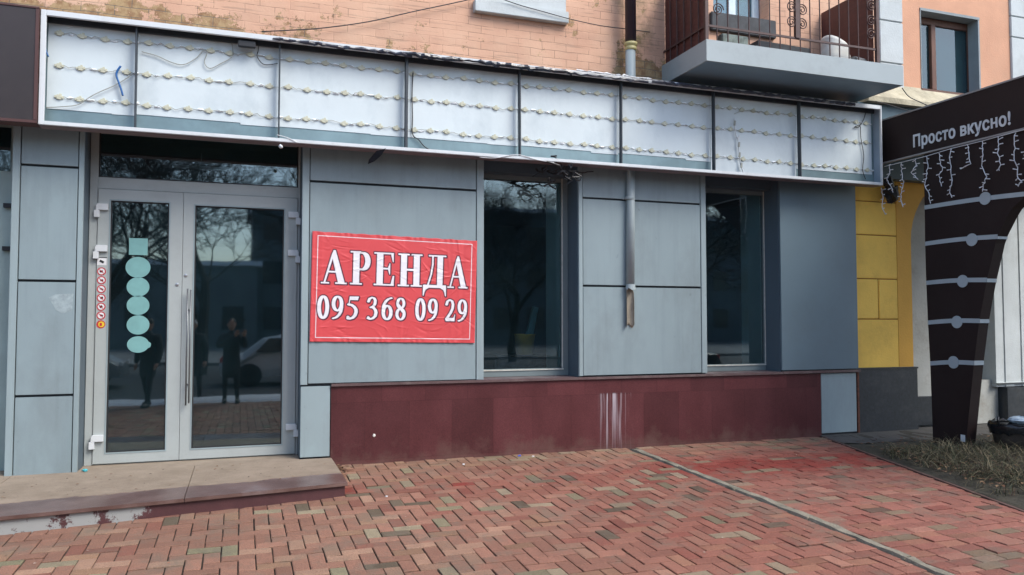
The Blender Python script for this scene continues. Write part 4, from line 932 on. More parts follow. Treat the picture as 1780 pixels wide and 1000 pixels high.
    red = np.array([.60, .066, .072]); dk = np.array([.07, .012, .03]); wh = np.array([.74, .73, .76])
    C = np.ones(X.shape + (3,)) * red; 
    C = C * (1 - bl[..., None]) + wh * bl[..., None] * .95; C = C * (1 - cd[..., None]) + dk * cd[..., None]; C = C * (1 - cw[..., None]) + wh * cw[..., None]
    # wrinkles
    Z = np.zeros(X.shape); rg = np.random.default_rng(3)
    for _ in range(230):
        cx, cy = rg.uniform(0, W), rg.uniform(0, H); a = rg.normal(.08, .38) if rg.random() < .8 else rg.uniform(0, pi); L_ = rg.uniform(.03, .13); w_ = rg.uniform(.006, .016); h_ = rg.uniform(-.0026, .0032)
        dx = (X - cx) * cos(a) + (Y - cy) * sin(a); dy = -(X - cx) * sin(a) + (Y - cy) * cos(a) + .6 * ((X - cx)) ** 2
        Z += h_ * np.exp(-(dx / L_) ** 2 - (dy / w_) ** 2)
    for _ in range(14):
        cx = rg.uniform(.1, W - .1); Z += rg.uniform(-.0015, .0015) * np.exp(-((X - cx) / .02) ** 2)
    edge = np.minimum(np.minimum(X, W - X), np.minimum(Y, H - Y)); Z += .003 * np.sin(X * 60 + 3 * np.sin(X * 17)) * np.exp(-(edge / .03) ** 2)
    TL, TR, BR, BL = [pl(*q, -.014) for q in ((543, 402), (829.5, 419), (825, 596.5), (538, 594))]
    PX = (1 - v) * ((1 - u) * TL[0] + u * TR[0]) + v * ((1 - u) * BL[0] + u * BR[0]); PZ = (1 - v) * ((1 - u) * TL[1] + u * TR[1]) + v * ((1 - u) * BL[1] + u * BR[1])
    rag = .0025 * np.sin(u * 70) * np.exp(-(v / .01) ** 2); PZ = PZ + rag
    co = np.stack([PX, -.014 - Z, PZ], -1).reshape(-1, 3)
    idx = np.arange(NU * NV).reshape(NV, NU); F_ = np.stack([idx[:-1, :-1], idx[1:, :-1], idx[1:, 1:], idx[:-1, 1:]], -1).reshape(-1, 4)
    me = bpy.data.meshes.new('rent_banner'); me.from_pydata(co.tolist(), [], F_.tolist())
    at = me.color_attributes.new('Col', 'FLOAT_COLOR', 'POINT'); arr = np.ones((NU * NV, 4), np.float32); arr[:, :3] = C.reshape(-1, 3); at.data.foreach_set('color', arr.ravel())
    me.polygons.foreach_set('use_smooth', [True] * len(me.polygons))
    me.materials.append(mat('banner_vinyl', (0, 0, 0), .48, .05, 3, attr='Col', spec=.45))
    o = bpy.data.objects.new('rent_banner', me); COL.objects.link(o); sm = o.modifiers.new('t', 'SOLIDIFY'); sm.thickness = .0012; sm.offset = -1
    tag(o, 'wrinkled red vinyl banner reading АРЕНДА 095 368 09 29 right of the doors', 'banner')
banner()

# ================================================================== STICKERS ON THE DOORS
sy = WYD - .0125 + .022 - .0025
names = [(465, 'largest round turquoise sticker on the left door, directly under the square one'), (499, 'second round turquoise sticker below the square one on the left door glass'), (531, 'third round turquoise sticker below the square one, mid column'), (565, 'fourth round turquoise sticker below the square one, just above the lowest one'), (599, 'lowest turquoise sticker on the left door glass, right edge drawn to a point')]
x0, z0 = pl(224, 443, sy); x1, z1_ = pl(257, 415, sy); tag(MB().box(x0, x1, sy, sy + .0015, z0, z1_).build('square_sticker', TEALSTK), 'square pale turquoise sticker at the top of the column on the left door glass', 'sticker')
for (py, lab), r in zip(names, (17.5, 16, 16, 16, 15.5)):
    cx, cz_ = pl(240, py, sy); R_ = r / F * (sy - CAMY) * 1.02; pts = []
    for k in range(40):
        a = 2 * pi * k / 40; rr = R_ * (1 + (.16 if (py == 599 and (k < 2 or k > 37)) else 0)); pts.append((cx + rr * cos(a) * 1.0, sy, cz_ + rr * sin(a) * (.93 if py < 599 else .82)))
    tag(MB().prism(pts, (0, .0015, 0)).build('round_sticker', TEALSTK), lab, 'sticker', 'turquoise stickers on the left door')
SS = empty('pictogram_strip', (pl(177, 510, WYD)[0], WYD - .014, 2), 'narrow vertical strip of small red ringed prohibition pictograms on the left door frame', 'sticker')
yf = WYD - .0125
xa, za = pl(177, 455, yf); MB().box(xa - .042, xa + .042, yf - .0012, yf - .0002, za - .035, za + .035).build('square_pictogram', WHITE, SS); MB().obox((xa, yf - .002, za), .04, .001, .022, Matrix.Rotation(.5, 3, 'Y')).build('mark', BLACKP, SS)
MB().box(xa - .045, xa + .045, yf - .0012, yf - .0002, za + .036, za + .044).build('strip_edge', BLACKP, SS)
def disc(m, x, y, z, r, t): m.lathe((x, y, z), [(r, 0), (r, t)], 20, Matrix.Rotation(pi / 2, 3, 'X'))
for k in range(7):
    py = 472 + (564 - 472) * k / 6; x, z = pl(176.5 - k * .2, py, yf); r = .040
    if k < 6:
        m = MB(); m.mi = 0; disc(m, x, yf - .0002, z, r, .001)
        m.mi = 1; disc(m, x, yf - .0013, z, r * .74, .0006)
        m.mi = 2; m.obox((x + random.uniform(-.005, .005), yf - .0025, z), random.uniform(.018, .032), .0008, random.uniform(.012, .026), Matrix.Rotation(random.uniform(-.6, .6), 3, 'Y'))
        m.mi = 0; m.obox((x, yf - .0035, z), .055, .0008, .006, Matrix.Rotation(.78, 3, 'Y'))
        m.build('prohibition_pictogram', [RED, WHITE, BLACKP], SS)
    else:
        m = MB(); m.mi = 0; disc(m, x, yf - .0002, z, r, .001); m.mi = 1; disc(m, x + .004, yf - .0013, z, r * .7, .0006); m.mi = 2; m.obox((x, yf - .0025, z), .02, .0008, .03); m.build('yellow_pictogram', [RED, YELP, RED], SS)

# ================================================================== THINGS BEHIND THE GLASS
def inside(px, py, y): return pl(px, py, y)
m = MB(); x, z = pl(912, 590, 1.5); bu = empty('yellow_bucket', (x, 1.5, z - .25), 'yellow bucket standing in the dark behind the first shop window', 'bucket')
MB().lathe((x, 1.5, z - .20), [(.11, 0), (.14, .26), (.145, .27), (.135, .27), (.125, .2)], 20).build('bucket_body', mat('bucket_yellow', (.65, .42, .05), .5), bu, smooth=True)
sh = MB(); sh.prism([(x + .03, 1.5, z + .06), (x + .12, 1.5, z + .04), (x + .20, 1.5, z + .42), (x + .13, 1.5, z + .44)], (0, .06, 0)); tag(sh.build('teal_board', mat('teal_board', (.12, .3, .32), .5)), 'pale teal offcut leaning over the yellow bucket behind the first window', 'board')
st = MB(); st.box(x - .5, x + .55, 1.2, 1.9, .06, z - .21); tag(st.build('dust_sheet_pile', mat('rubbish_dark', (.06, .05, .055), .9, .5, 12, bump=1, bscale=15), bevel=.03), 'dim low platform of stacked rubbish that carries the yellow bucket', 'pile')
cl = MB(); x, z = pl(885, 341, 2.2); cl.box(x - .35, x + .35, 1.9, 2.5, 3.30, 3.36); tag(cl.build('ceiling_lamp', WHITEPL), 'square louvred ceiling lamp, unlit, seen high through the first shop window', 'lamp')
x, z = pl(350, 290, .95); lp = empty('hanging_lamp', (x, .95, z), 'unlit louvred tube lamp hanging inside behind the glass above the doors', 'lamp')
m = MB(); 
for k in range(5): m.box(x - .30, x + .30, .90 + k * .03, .905 + k * .03, z - .04 + k * .012, z - .022 + k * .012)
m.box(x - .31, x + .31, .88, 1.04, z + .04, z + .05); m.build('louvre', WHITE, lp); MB().tube([(x, .95, z + .05), (x, .95, 3.4)], .006, 6).build('cord', WIREW, lp)
x, z = pl(190, 780, 1.1); tag(MB().lathe((x - .02, .95, .08), [(.09, 0), (.09, .02), (.06, .02), (.012, .30)], 16).build('orange_cone', mat('cone_orange', (.6, .16, .04), .6)), 'small orange cone just inside the left door near the floor', 'cone')

# ================================================================== BALCONY THINGS
x0, z0 = pl(1352, 78, -.5); m = MB()
for k in range(3): m.obox((x0 + .12, -.45 + .04 * k, bzt + .05 + .075 * k), 1.0 - .1 * k, .2, .07, Matrix.Rotation(.02 * k, 3, 'Z'))
tag(m.build('plank_stack', mat('grey_planks', (.045, .05, .055), .8, .3, 10, stretch=(1, 1, 6)), bevel=.004), 'stack of dark grey weathered planks lying on the balcony floor behind the railing', 'planks')
x0, z0 = pl(1265, 55, -.6); tag(MB().obox((x0 + .05, -.62, bzt + .09), .36, .12, .17).build('grey_slab', mat('grey_slab', (.2, .24, .22), .9, .4, 12, bump=.8), bevel=.01), 'small mossy grey slab at the left corner of the balcony floor', 'slab')
x0, z0 = pl(1450, 85, -.6); m = MB(); vs = []; 
for j in range(9):
    t = j / 8; wv = .155 + .02 * sin(t * 5)
    for k in range(16):
        a = 2 * pi * k / 16; r = (abs(cos(a)) ** 4 + abs(sin(a)) ** 4) ** -.25 + random.uniform(-.04, .04); vs.append((x0 + wv * r * cos(a) * (1 + .06 * t), -.6 + .12 * r * sin(a), bzt - .01 + .30 * t - (.06 * cos(a) if j > 6 else 0)))
fs = [(j * 16 + k, j * 16 + (k + 1) % 16, (j + 1) * 16 + (k + 1) % 16, (j + 1) * 16 + k) for j in range(8) for k in range(16)] + [tuple(128 + k for k in range(16))]
tag(MB().add(vs, fs).build('white_sack', mat('sack_white', (.6, .6, .56), .8, .12, 8), smooth=True), 'crumpled off white sack standing on the balcony before the brown screen', 'sack')
x0, z0 = pl(1492, 101, -.68); m = MB(); m.tube([(x0 - .1, -.7, bzt + .045), (x0 + .08, -.66, bzt + .05)], .06, 14); m.tube([(x0 - .14, -.72, bzt + .01), (x0 - .1, -.71, bzt + .03)], .03, 8); tag(m.build('rolled_bundle', [mat('roll_grey', (.22, .22, .22), .8, .5, 25)]), 'small grey and black roll lying at the right end of the balcony floor', 'bundle')

# ================================================================== CABLES ON THE WALL
def cable(pix, y, r, lab, y2=None):
    o = wire('cable', pix, y, r, WIRED, None, y2); tag(o, lab, 'cable'); return o
cable([(455, 55), (500, 53), (560, 49), (640, 38), (720, 20), (800, 3), (860, -12)], WY - .05, .006, 'thin dark cable rising across the peach brick left of the white sill')
cable([(850, -10), (900, 8), (950, 22), (990, 33), (1040, 44), (1085, 50), (1130, 56)], WY - .10, .005, 'thin dark cable drooping over the white sill towards the drainpipe')
cable([(1568, 153), (1580, 168), (1600, 178), (1618, 186)], -.25, .006, 'short black cable hanging from the balcony corner over the cornice')
cable([(1522, 176), (1550, 184), (1580, 193), (1597, 197)], -.2, .005, 'short thin cable stretched below the cornice beside the cafe canopy', )

# ================================================================== CAFE CANOPY
CX = plx(1622, 769, 8.06) and 8.06
CN = empty('cafe_canopy', (CX, -1, 0), 'dark brown cafe canopy with lettered fascia and flaring leg striped in pale grey', 'canopy')
ya, _ = plx(1537, 250, CX); yb = -5.0
zt = (plx(1560, 203, CX)[1] + plx(1780, 130, CX)[1]) / 2; zb_ = (plx(1560, 282, CX)[1] + plx(1780, 224, CX)[1]) / 2
print('canopy', plx(1560, 203, CX), plx(1780, 130, CX), plx(1560, 282, CX), plx(1780, 224, CX), ya)
m = MB(); m.box(CX - .03, CX + .0, yb, .1, zb_ + .02, zt - .02); m.build('fascia', BRN2, CN)
m = MB(); m.box(CX - .038, CX + .01, yb, .1, zt - .019, zt); m.box(CX - .038, CX + .01, yb, .1, zb_, zb_ + .019); m.build('fascia_trim', mat('trim_grey', (.3, .29, .28), .5), CN)
m = MB(); m.box(CX + .011, CX + 3.2, yb, .1, zt - .12, zt - .03); m.build('roof_deck', BRN2, CN)
# leg
prof_far = [(1622, 767), (1617, 632), (1613, 560), (1610, 490), (1608, 420), (1607, 345)]
prof_near = [(1677, 771), (1693, 632), (1702, 560), (1715, 489), (1732, 415), (1757, 365), (1815, 310)]
pf = [plx(a, b2, CX) for a, b2 in prof_far]; pn = [plx(a, b2, CX) for a, b2 in prof_near]
pf.append((pf[-1][0] + .0, zb_)); 
e = pn[-1]; pn.append((e[0] - .8, max(zb_, e[1] + .05)))
pf[0] = (pf[0][0], gz(-.9) - .02); pn[0] = (pn[0][0], gz(-1.3) - .02)
TH = .15
def ytab(tab, z):
    for (y0, z0), (y1, z1__) in zip(tab, tab[1:]):
        if z0 <= z <= z1__: return y0 + (y1 - y0) * (z - z0) / (z1__ - z0)
    return tab[-1][0] if z > tab[-1][1] else tab[0][0]
zsn = np.linspace(pf[0][1], zb_ - .002, 40); vs = []
for z in zsn:
    f_, n_ = ytab(pf, z), ytab(pn, z); vs += [(CX, f_, z), (CX, n_, z), (CX + TH, n_ + .0, z), (CX + TH, f_, z)]
fs = [(i * 4 + k, i * 4 + (k + 1) % 4, (i + 1) * 4 + (k + 1) % 4, (i + 1) * 4 + k) for i in range(39) for k in range(4)] + [(0, 1, 2, 3), (156, 159, 158, 157)]
MB().add(vs, fs).build('leg', BRN2, CN)
def band(za_, zb2, hw, th=.003):   # stripe from far edge z=za_ to near edge z=zb2, wraps round the near edge
    vs = []; n = 12; m = MB()
    for i in range(n + 1):
        t = i / n; z = za_ + (zb2 - za_) * t + .012 * sin(pi * t); f_, n_ = ytab(pf, z), ytab(pn, z); y = f_ + (n_ - th - f_) * t
        vs += [(CX - th, y, z - hw), (CX - th, y, z + hw), (CX - .0005, y, z + hw), (CX - .0005, y, z - hw)]
    fs = [(i * 4 + k, i * 4 + (k + 1) % 4, (i + 1) * 4 + (k + 1) % 4, (i + 1) * 4 + k) for i in range(n) for k in range(4)]; m.add(vs, fs)
    y = ytab(pn, zb2); m.box(CX - th, CX + TH, y - th - .002, y - .0005, zb2 - hw, zb2 + hw); m.build('stripe', GREYSTR, CN)
for (xa, ya_, xb, yb_, cxp, cyp) in ((1617, 632, 1690, 631, 1658, 630), (1613, 561, 1700, 558, 1664, 560), (1610, 492, 1713, 487, 1674, 489), (1608, 424, 1730, 412, 1690, 417), (1607, 361, 1755, 342, 1713, 345)):
    A = plx(xa, ya_, CX); Bq = plx(xb, yb_, CX); band(A[1], Bq[1], .026)
    yc, zc_ = plx(cxp, cyp, CX); MB().lathe((CX - .0035, yc, zc_), [(.074, 0), (.074, .006)], 28, Matrix.Rotation(-pi / 2, 3, 'Y')).build('dot', GREYSTR, CN)
x_, z_ = plx(1674, 762, CX); MB().box(CX - .003, CX - .0005, x_ - .03, x_ + .03, z_ - .04, z_ + .04).build('small_sticker', WHITE, CN)
# lettering
y0, zl0 = plx(1588, 256, CX - .031); y1, zl1 = plx(1757, 216, CX - .031); cap = plx(1588, 235.5, CX - .03)[1] - zl0
def text_mesh(body):
    tc = bpy.data.curves.new('lettering', 'FONT'); tc.body = body; tc.size = 1; tc.extrude = .03; tc.offset = .026; tc.space_character = 1.06
    to = bpy.data.objects.new('lettering_src', tc); COL.objects.link(to); bpy.context.view_layer.update()
    lm = bpy.data.meshes.new_from_object(to.evaluated_get(bpy.context.evaluated_depsgraph_get())); bpy.data.objects.remove(to)
    xs_ = [v.co.x for v in lm.vertices]; return lm, min(xs_), max(xs_)
def clean_en(lm):       # this letter comes with overlapping strokes in the built-in font: rebuild it from three butted bars
    a_ = text_mesh('вкус')[2]; b_ = text_mesh('вкусн')[2]; bm = bmesh.new(); bm.from_mesh(lm)
    vv = [v for v in bm.verts if a_ + .004 < v.co.x <= b_ + .002]; x0, x1 = min(v.co.x for v in vv), max(v.co.x for v in vv); h = max(v.co.y for v in vv); z0, z1 = -.03, .03
    bmesh.ops.delete(bm, geom=vv, context='VERTS'); t = .135
    for (p, q, r, u) in ((x0, x0 + t, 0, h), (x1 - t, x1, 0, h), (x0 + t, x1 - t, h * .5 - .055, h * .5 + .055)):
        B8 = [bm.verts.new((x, y, z)) for z in (z0, z1) for y in (r, u) for x in (p, q)]
        for f in ((0, 2, 3, 1), (4, 5, 7, 6), (0, 1, 5, 4), (2, 6, 7, 3), (0, 4, 6, 2), (1, 3, 7, 5)): bm.faces.new([B8[k] for k in f])
    bm.to_mesh(lm); bm.free()
full, w0, w1_ = text_mesh('Просто вкусно!'); sc = abs(y1 - y0) / (w1_ - w0); LG = mat('letter_grey', (.66, .69, .70), .5)
for k, body in enumerate(('Просто', 'вкусно!')):
    lm, a0, a1_ = text_mesh(body); off = 0 if k == 0 else w1_ - a1_
    if k: clean_en(lm)
    for v in lm.vertices:
        c = v.co.copy(); xx = c.x + off; v.co = (CX - .031 - (c.z + .03) * .1, y0 - (xx - w0) * sc, zl0 + (zl1 - zl0) * (xx - w0) / (w1_ - w0) + c.y * cap / .73)
    lo = bpy.data.objects.new('lettering', lm); COL.objects.link(lo); lm.materials.clear(); lm.materials.append(LG); lo.parent = CN; lo.matrix_parent_inverse = Matrix.Translation(-CN.location)
# icicle lights
IL = empty('icicle_lights', (CX, -1, 3.3), 'string of unlit white icicle lights hanging from the lower edge of the brown cafe fascia', 'string lights')
S3 = 3.333
strands = [[(350, 555), (355, 595), (340, 640), (360, 680), (375, 715)], [(305, 690), (315, 740), (310, 800), (330, 845)], [(422, 545), (425, 590), (435, 655), (425, 700), (418, 755), (433, 800)], [(505, 520), (505, 560), (482, 600), (520, 640)],
 [(570, 505), (575, 560), (570, 620), (558, 670), (580, 720), (592, 780)], [(645, 487), (648, 540), (662, 580), (640, 620), (655, 680)], [(710, 460), (705, 530), (712, 600), (715, 660), (700, 710), (715, 745)], [(805, 440), (815, 500), (825, 550), (765, 580)],
 [(890, 418), (897, 480), (888, 560), (920, 625), (897, 670), (893, 710)], [(985, 395), (985, 450), (985, 500), (997, 545), (990, 590)], [(1080, 370), (1078, 440), (1075, 520), (1095, 570), (1095, 625), (1115, 655), (1100, 682)], [(1150, 350), (1155, 420), (1140, 500), (1160, 560)]]
ICM = mat('icicle_white', (.72, .74, .76), .4)
m = MB(); tp = [plx(1440 + a / S3, 120 + (b2) / S3, CX - .06) for a, b2 in ((325, 566), (450, 535), (570, 505), (710, 462), (890, 418), (1080, 366), (1200, 335))]; m.tube([(CX - .06, y, z) for y, z in tp], .004, 5); m.build('main_wire', ICM, IL)
for s_ in strands:
    pts = [plx(1440 + a / S3, 120 + b2 / S3, CX - .06) for a, b2 in s_]; m = MB(); P = []
    for i in range(len(pts) - 1):
        for t in np.linspace(0, 1, 4, endpoint=False): P.append(Vector((CX - .06 + random.uniform(-.01, .01), pts[i][0] + (pts[i + 1][0] - pts[i][0]) * t + random.uniform(-.006, .006), pts[i][1] + (pts[i + 1][1] - pts[i][1]) * t)))
    P.append(Vector((CX - .06, pts[-1][0], pts[-1][1]))); m.tube(P, .0050, 5)
    for k in range(1, len(P), 2):
        d = Vector((random.uniform(-.02, .02), random.choice((-1, 1)) * random.uniform(.03, .05), random.uniform(-.02, .02))); m.tube([P[k], P[k] + d], [.004, .007], 5)
    m.build('strand', ICM, IL)
random.seed(21)
# dark lump under the fascia
x, z = pl(1551, 335, -.02); m = MB(); m.blob((x, -.0, z), .10, .08, .13, .25, 9, 7); m.blob((x - .06, -.02, z + .12), .08, .06, .09, .3, 8, 6); m.tube([(x, .0, z + .1), (x + .02, .05, z + .3)], .02, 6); tag(m.build('dark_bundle', BLACKP), 'lumpy black bundle hanging on the yellow wall just below the cafe fascia', 'bundle')

# ================================================================== BIN, GRASS, LITTER
bx_, by_ = 8.95, -.9
BY_ = -1.6; x, z = pl(1763, 745, BY_)
BN = empty('litter_bin', (x, BY_, 0), 'low litter bin lined with a black bag, right of the striped leg', 'bin')
m = MB(); zt_ = pl(1763, 737, BY_)[1]; m.lathe((x, BY_, gz(BY_)), [(.17, 0), (.23, zt_ * .85), (.24, zt_)], 20); m.build('bin_body', mat('bin_brown', (.05, .04, .035), .6, .3, 8), BN, smooth=True)
vs = []; n = 28
for j, (r, zz) in enumerate(((.245, -.10), (.265, -.02), (.255, .02), (.22, .0), (.15, .01), (.03, .02))):
    for k in range(n): q = 1 + random.uniform(-.05, .05); a = 2 * pi * k / n; vs.append((x + r * q * cos(a), BY_ + r * q * sin(a), zt_ + zz + random.uniform(-.02, .02)))
fs = [(j * n + k, j * n + (k + 1) % n, (j + 1) * n + (k + 1) % n, (j + 1) * n + k) for j in range(5) for k in range(n)]
MB().add(vs, fs).build('bin_bag', mat('bag_black', (.012, .013, .015), .25), BN, smooth=True)
m = MB(); m.blob((x + .02, BY_ - .05, zt_ + .05), .12, .1, .045, .2, 10, 6); m.build('crumpled_wrapper', mat('wrap', (.45, .55, .62), .3, .3, 20), BN)
m = MB(); m.tube([(x - .24, BY_, zt_ - .02), (x - .29, BY_ - .03, zt_ + .06), (x - .26, BY_ - .01, zt_ + .09)], .012, 6); m.build('bag_knot', BLACKP, BN)
def grass():
    vs = []; fs = []; cols = []
    def blade(x, y, z, h, a, lean, w_, c):
        nonlocal vs, fs
        o = len(vs); d = Vector((cos(a), sin(a), 0)); s_ = Vector((-sin(a), cos(a), 0)) * w_
        p = Vector((x, y, z)); n_ = 4
        for i in range(n_ + 1):
            t = i / n_; q = p + d * (lean * h * t ** 1.7) + Vector((0, 0, h * (t - .45 * lean * t * t))); vs.append(q - s_ * (1 - t * .9)); vs.append(q + s_ * (1 - t * .9))
        for i in range(n_): fs.append((o + 2 * i, o + 2 * i + 1, o + 2 * i + 3, o + 2 * i + 2)); cols.append(c)
    for _ in range(620):
        # tuft centres in the bed
        y = random.uniform(-3.2, -1.15); ex = edge_x(y)
        x = ex + .15 + abs(random.gauss(0, .8)) if random.random() < .35 else random.uniform(6.9, 9.2)
        if x < ex + .08 or (x > 7.9 and x < 8.35 and y > -1.35): continue
        if x < 7.0 and random.random() < .6: continue
        a0 = random.uniform(0, 2 * pi)
        for k in range(random.randint(6, 16)):
            c = random.choice([(.16, .13, .07), (.07, .07, .032), (.04, .06, .022), (.24, .20, .12), (.025, .035, .015), (.08, .045, .028), (.03, .03, .018), (.05, .065, .03)])
            blade(x + random.gauss(0, .04), y + random.gauss(0, .04), gz(y) + .02, random.uniform(.08, .30), random.gauss(a0, 1.0), random.uniform(.8, 2.6), random.uniform(.0018, .0045), c * 1 if 0 else c)
    for (px, py) in ((1655, 792), (1668, 800), (1690, 806), (1705, 795), (1722, 812), (1742, 800), (1765, 815), (1780, 800), (1650, 815), (1715, 830), (1760, 838), (1635, 800), (1690, 785), (1735, 785)):
        gx, gy, _ = gr(px, py); a0 = random.uniform(0, 6.28)
        for k in range(75):
            c = random.choice([(.22, .18, .10), (.12, .10, .05), (.06, .07, .03), (.30, .25, .15), (.03, .035, .018), (.08, .045, .028)])
            blade(gx + random.gauss(0, .07), gy + random.gauss(0, .07), gz(gy) + .02, random.uniform(.12, .34), random.uniform(0, 6.28), random.uniform(.5, 1.9), random.uniform(.002, .005), c)
    me = bpy.data.meshes.new('dead_grass'); me.from_pydata([tuple(v) for v in vs], [], fs)
    at = me.color_attributes.new('Col', 'FLOAT_COLOR', 'CORNER'); arr = np.ones((len(me.loops), 4), np.float32); arr[:, :3] = np.repeat(np.array(cols), 4, axis=0); at.data.foreach_set('color', arr.ravel())
    me.materials.append(mat('dry_grass', (0, 0, 0), .8, .15, 10, attr='Col')); o = bpy.data.objects.new('dead_grass', me); COL.objects.link(o); stuff(o); tag(o, 'withered grass and stalks along the paving edge beside the striped leg', 'grass')
grass()
def leaves(name, lab, spots, sizes=(.012, .03), cols=None):
    vs = []; fs = []; cc = []
    for (x, y, z) in spots:
        s_ = random.uniform(*sizes); a = random.uniform(0, 6.28); o = len(vs); t = random.uniform(-.5, .5)
        for (ux, uy, uz) in ((-1, 0, 0), (0, .5, .25), (1, 0, .1), (0, -.5, .2)): vs.append((x + s_ * (ux * cos(a) - uy * sin(a)), y + s_ * (ux * sin(a) + uy * cos(a)), z + s_ * (uz + .15 + t * ux * .4)))
        fs.append((o, o + 1, o + 2, o + 3)); cc.append(random.choice(cols or [(.16, .08, .04), (.10, .05, .03), (.24, .15, .08), (.05, .03, .02)]))
    me = bpy.data.meshes.new(name); me.from_pydata(vs, [], fs); at = me.color_attributes.new('Col', 'FLOAT_COLOR', 'CORNER'); arr = np.ones((len(me.loops), 4), np.float32); arr[:, :3] = np.repeat(np.array(cc), 4, axis=0); at.data.foreach_set('color', arr.ravel())
    me.materials.append(mat(name + '_m', (0, 0, 0), .8, .1, 10, attr='Col')); o = bpy.data.objects.new(name, me); COL.objects.link(o); stuff(o); tag(o, lab, 'leaves')
sp = [(.93 + abs(random.gauss(0, .05)), -.12 - abs(random.gauss(0, .25)), 0.012) for _ in range(60)]
sp = [(x, y, gz(y) + .012 + random.uniform(0, .03)) for x, y, z in sp]; leaves('dead_leaves', 'brown dead leaves caught in the corner between doorstep and plinth', sp)
sp = []
for _ in range(170):
    x = random.uniform(-3, 6.3); y = -abs(random.gauss(0, 2.2)); 
    if y < -5 or x > edge_x(y) - .1 or (x < .95 and y > fy(x) - .03): continue
    sp.append((x, y, gz(y) + .006))
leaves('leaf_crumbs', 'tiny leaf crumbs and pale grit scattered over the brick paving', sp, (.005, .013), [(.3, .2, .12), (.12, .06, .03), (.45, .4, .33), (.35, .14, .08)])
sp = [(random.uniform(-2.2, .8), random.uniform(-1.15, -.1), SZ + .003) for _ in range(70)]; leaves('step_crumbs', 'dark specks of dirt and leaf lying on the sandy doorstep', [(x, max(y, fy(x) + .05), z) for x, y, z in sp], (.006, .018))
sp = [(random.uniform(6.4, 9.5), random.uniform(-3, -.7), 0) for _ in range(1100)]; sp = [(x, y, gz(y) + .05 + random.uniform(0, .03)) for x, y, z in sp if x > edge_x(y) + .1]; leaves('bed_leaves', 'brown leaf litter lying among the withered grass of the bed', sp, (.015, .035))
def bit(px, py, c, lab, s_=.014):
    x, y, z = gr(px, py); m = MB(); m.blob((x, y, z + .01), s_, s_ * .7, s_ * .5, .3, 7, 5); tag(m.build('litter', mat('bit', c, .5)), lab, 'litter')
bit(806, 809, (.7, .7, .7), 'tiny white scrap on the paving below the plinth, left of the blue one'); bit(903, 794, (.05, .1, .5), 'small blue scrap on the paving close to the plinth', .018); bit(927, 795, (.75, .72, .72), 'tiny white scrap just right of the blue scrap on the paving'); bit(672, 865, (.6, .6, .6), 'lone white scrap on the paving right of the doorstep')
x, z = pl(650, 757, -.008); m = MB(); m.blob((x, -.008, z), .013, .005, .014, .4, 8, 6); tag(m.build('paper_scrap', mat('bitw', (.7, .68, .62), .6)), 'small crumpled white scrap stuck on the left part of the maroon plinth', 'scrap')
x, z = pl(148, 820, -.02); tag(MB().blob((x, -.02, SZ + .012), .03, .02, .012, .3).build('turquoise_scrap', mat('bitt', (.05, .4, .45), .5)), 'turquoise scrap lying on the doorstep at the foot of the grey column', 'scrap')

# ================================================================== ACROSS THE STREET (seen mirrored in the glass)
RZ = gz(-9)
m = MB(); m.add([(-80, -26, RZ - .1), (80, -26, RZ - .1), (80, -9.3, RZ - .1), (-80, -9.3, RZ - .1)], [(0, 1, 2, 3)]); struct(m.build('road', ASPH))
m = MB(); vs = []
for i in range(121):
    x = -40 + i * .67; w_ = .35 + random.uniform(0, .3); vs += [(x, -9.02, RZ - .02), (x, -9.15, RZ + .09 + random.uniform(0, .06)), (x, -9.2 - w_, RZ + .05 + random.uniform(0, .05)), (x, -9.5 - w_, RZ - .1)]
m.add(vs, [(i * 4 + k, i * 4 + k + 1, i * 4 + 5 + k, i * 4 + 4 + k) for i in range(120) for k in range(3)]); so_ = m.build('snow_bank', SNOW, smooth=True); struct(so_)
m = MB(); m.box(-80, 80, -60, -26, RZ - .3, RZ + .02); struct(m.build('far_pavement', mat('far_ground', (.16, .16, .16), .9, .4, .6)))
m = MB(); m.add([(-300, -400, RZ - .2), (300, -400, RZ - .2), (300, -60, RZ - .2), (-300, -60, RZ - .2)], [(0, 1, 2, 3)]); struct(m.build('far_ground', ASPH))
def block(name, x0, x1, y0, y1, h, c, lab, storeys, roof=None):
    e = empty(name, ((x0 + x1) / 2, y1, RZ), lab, 'building')
    MB().box(x0, x1, y0, y1, RZ - .3, h).build('wall', mat(name + '_w', c, .85, .12, .5), e)
    MB().box(x0 - .3, x1 + .3, y0 - .3, y1 + .3, h + .001, h + .3).build('roof', roof or SNOW, e)
    wmat = mat(name + '_g', (.02, .025, .03), .2); fmt = WHITE; n = int((x1 - x0) / 2.6); sh_ = (h - .5) / storeys
    src = None
    for i in range(n):
        for k in range(storeys):
            cx = x0 + (i + .5) * (x1 - x0) / n; cz_ = .9 + k * sh_
            if src is None:
                src = MB().box(-.65, .65, 0, .04, 0, 1.5).build('window', wmat, e); src.matrix_parent_inverse = Matrix.Identity(4); o = src
            else: o = src.copy(); COL.objects.link(o)
            o.location = (cx - e.location.x, .0, cz_ - e.location.z)
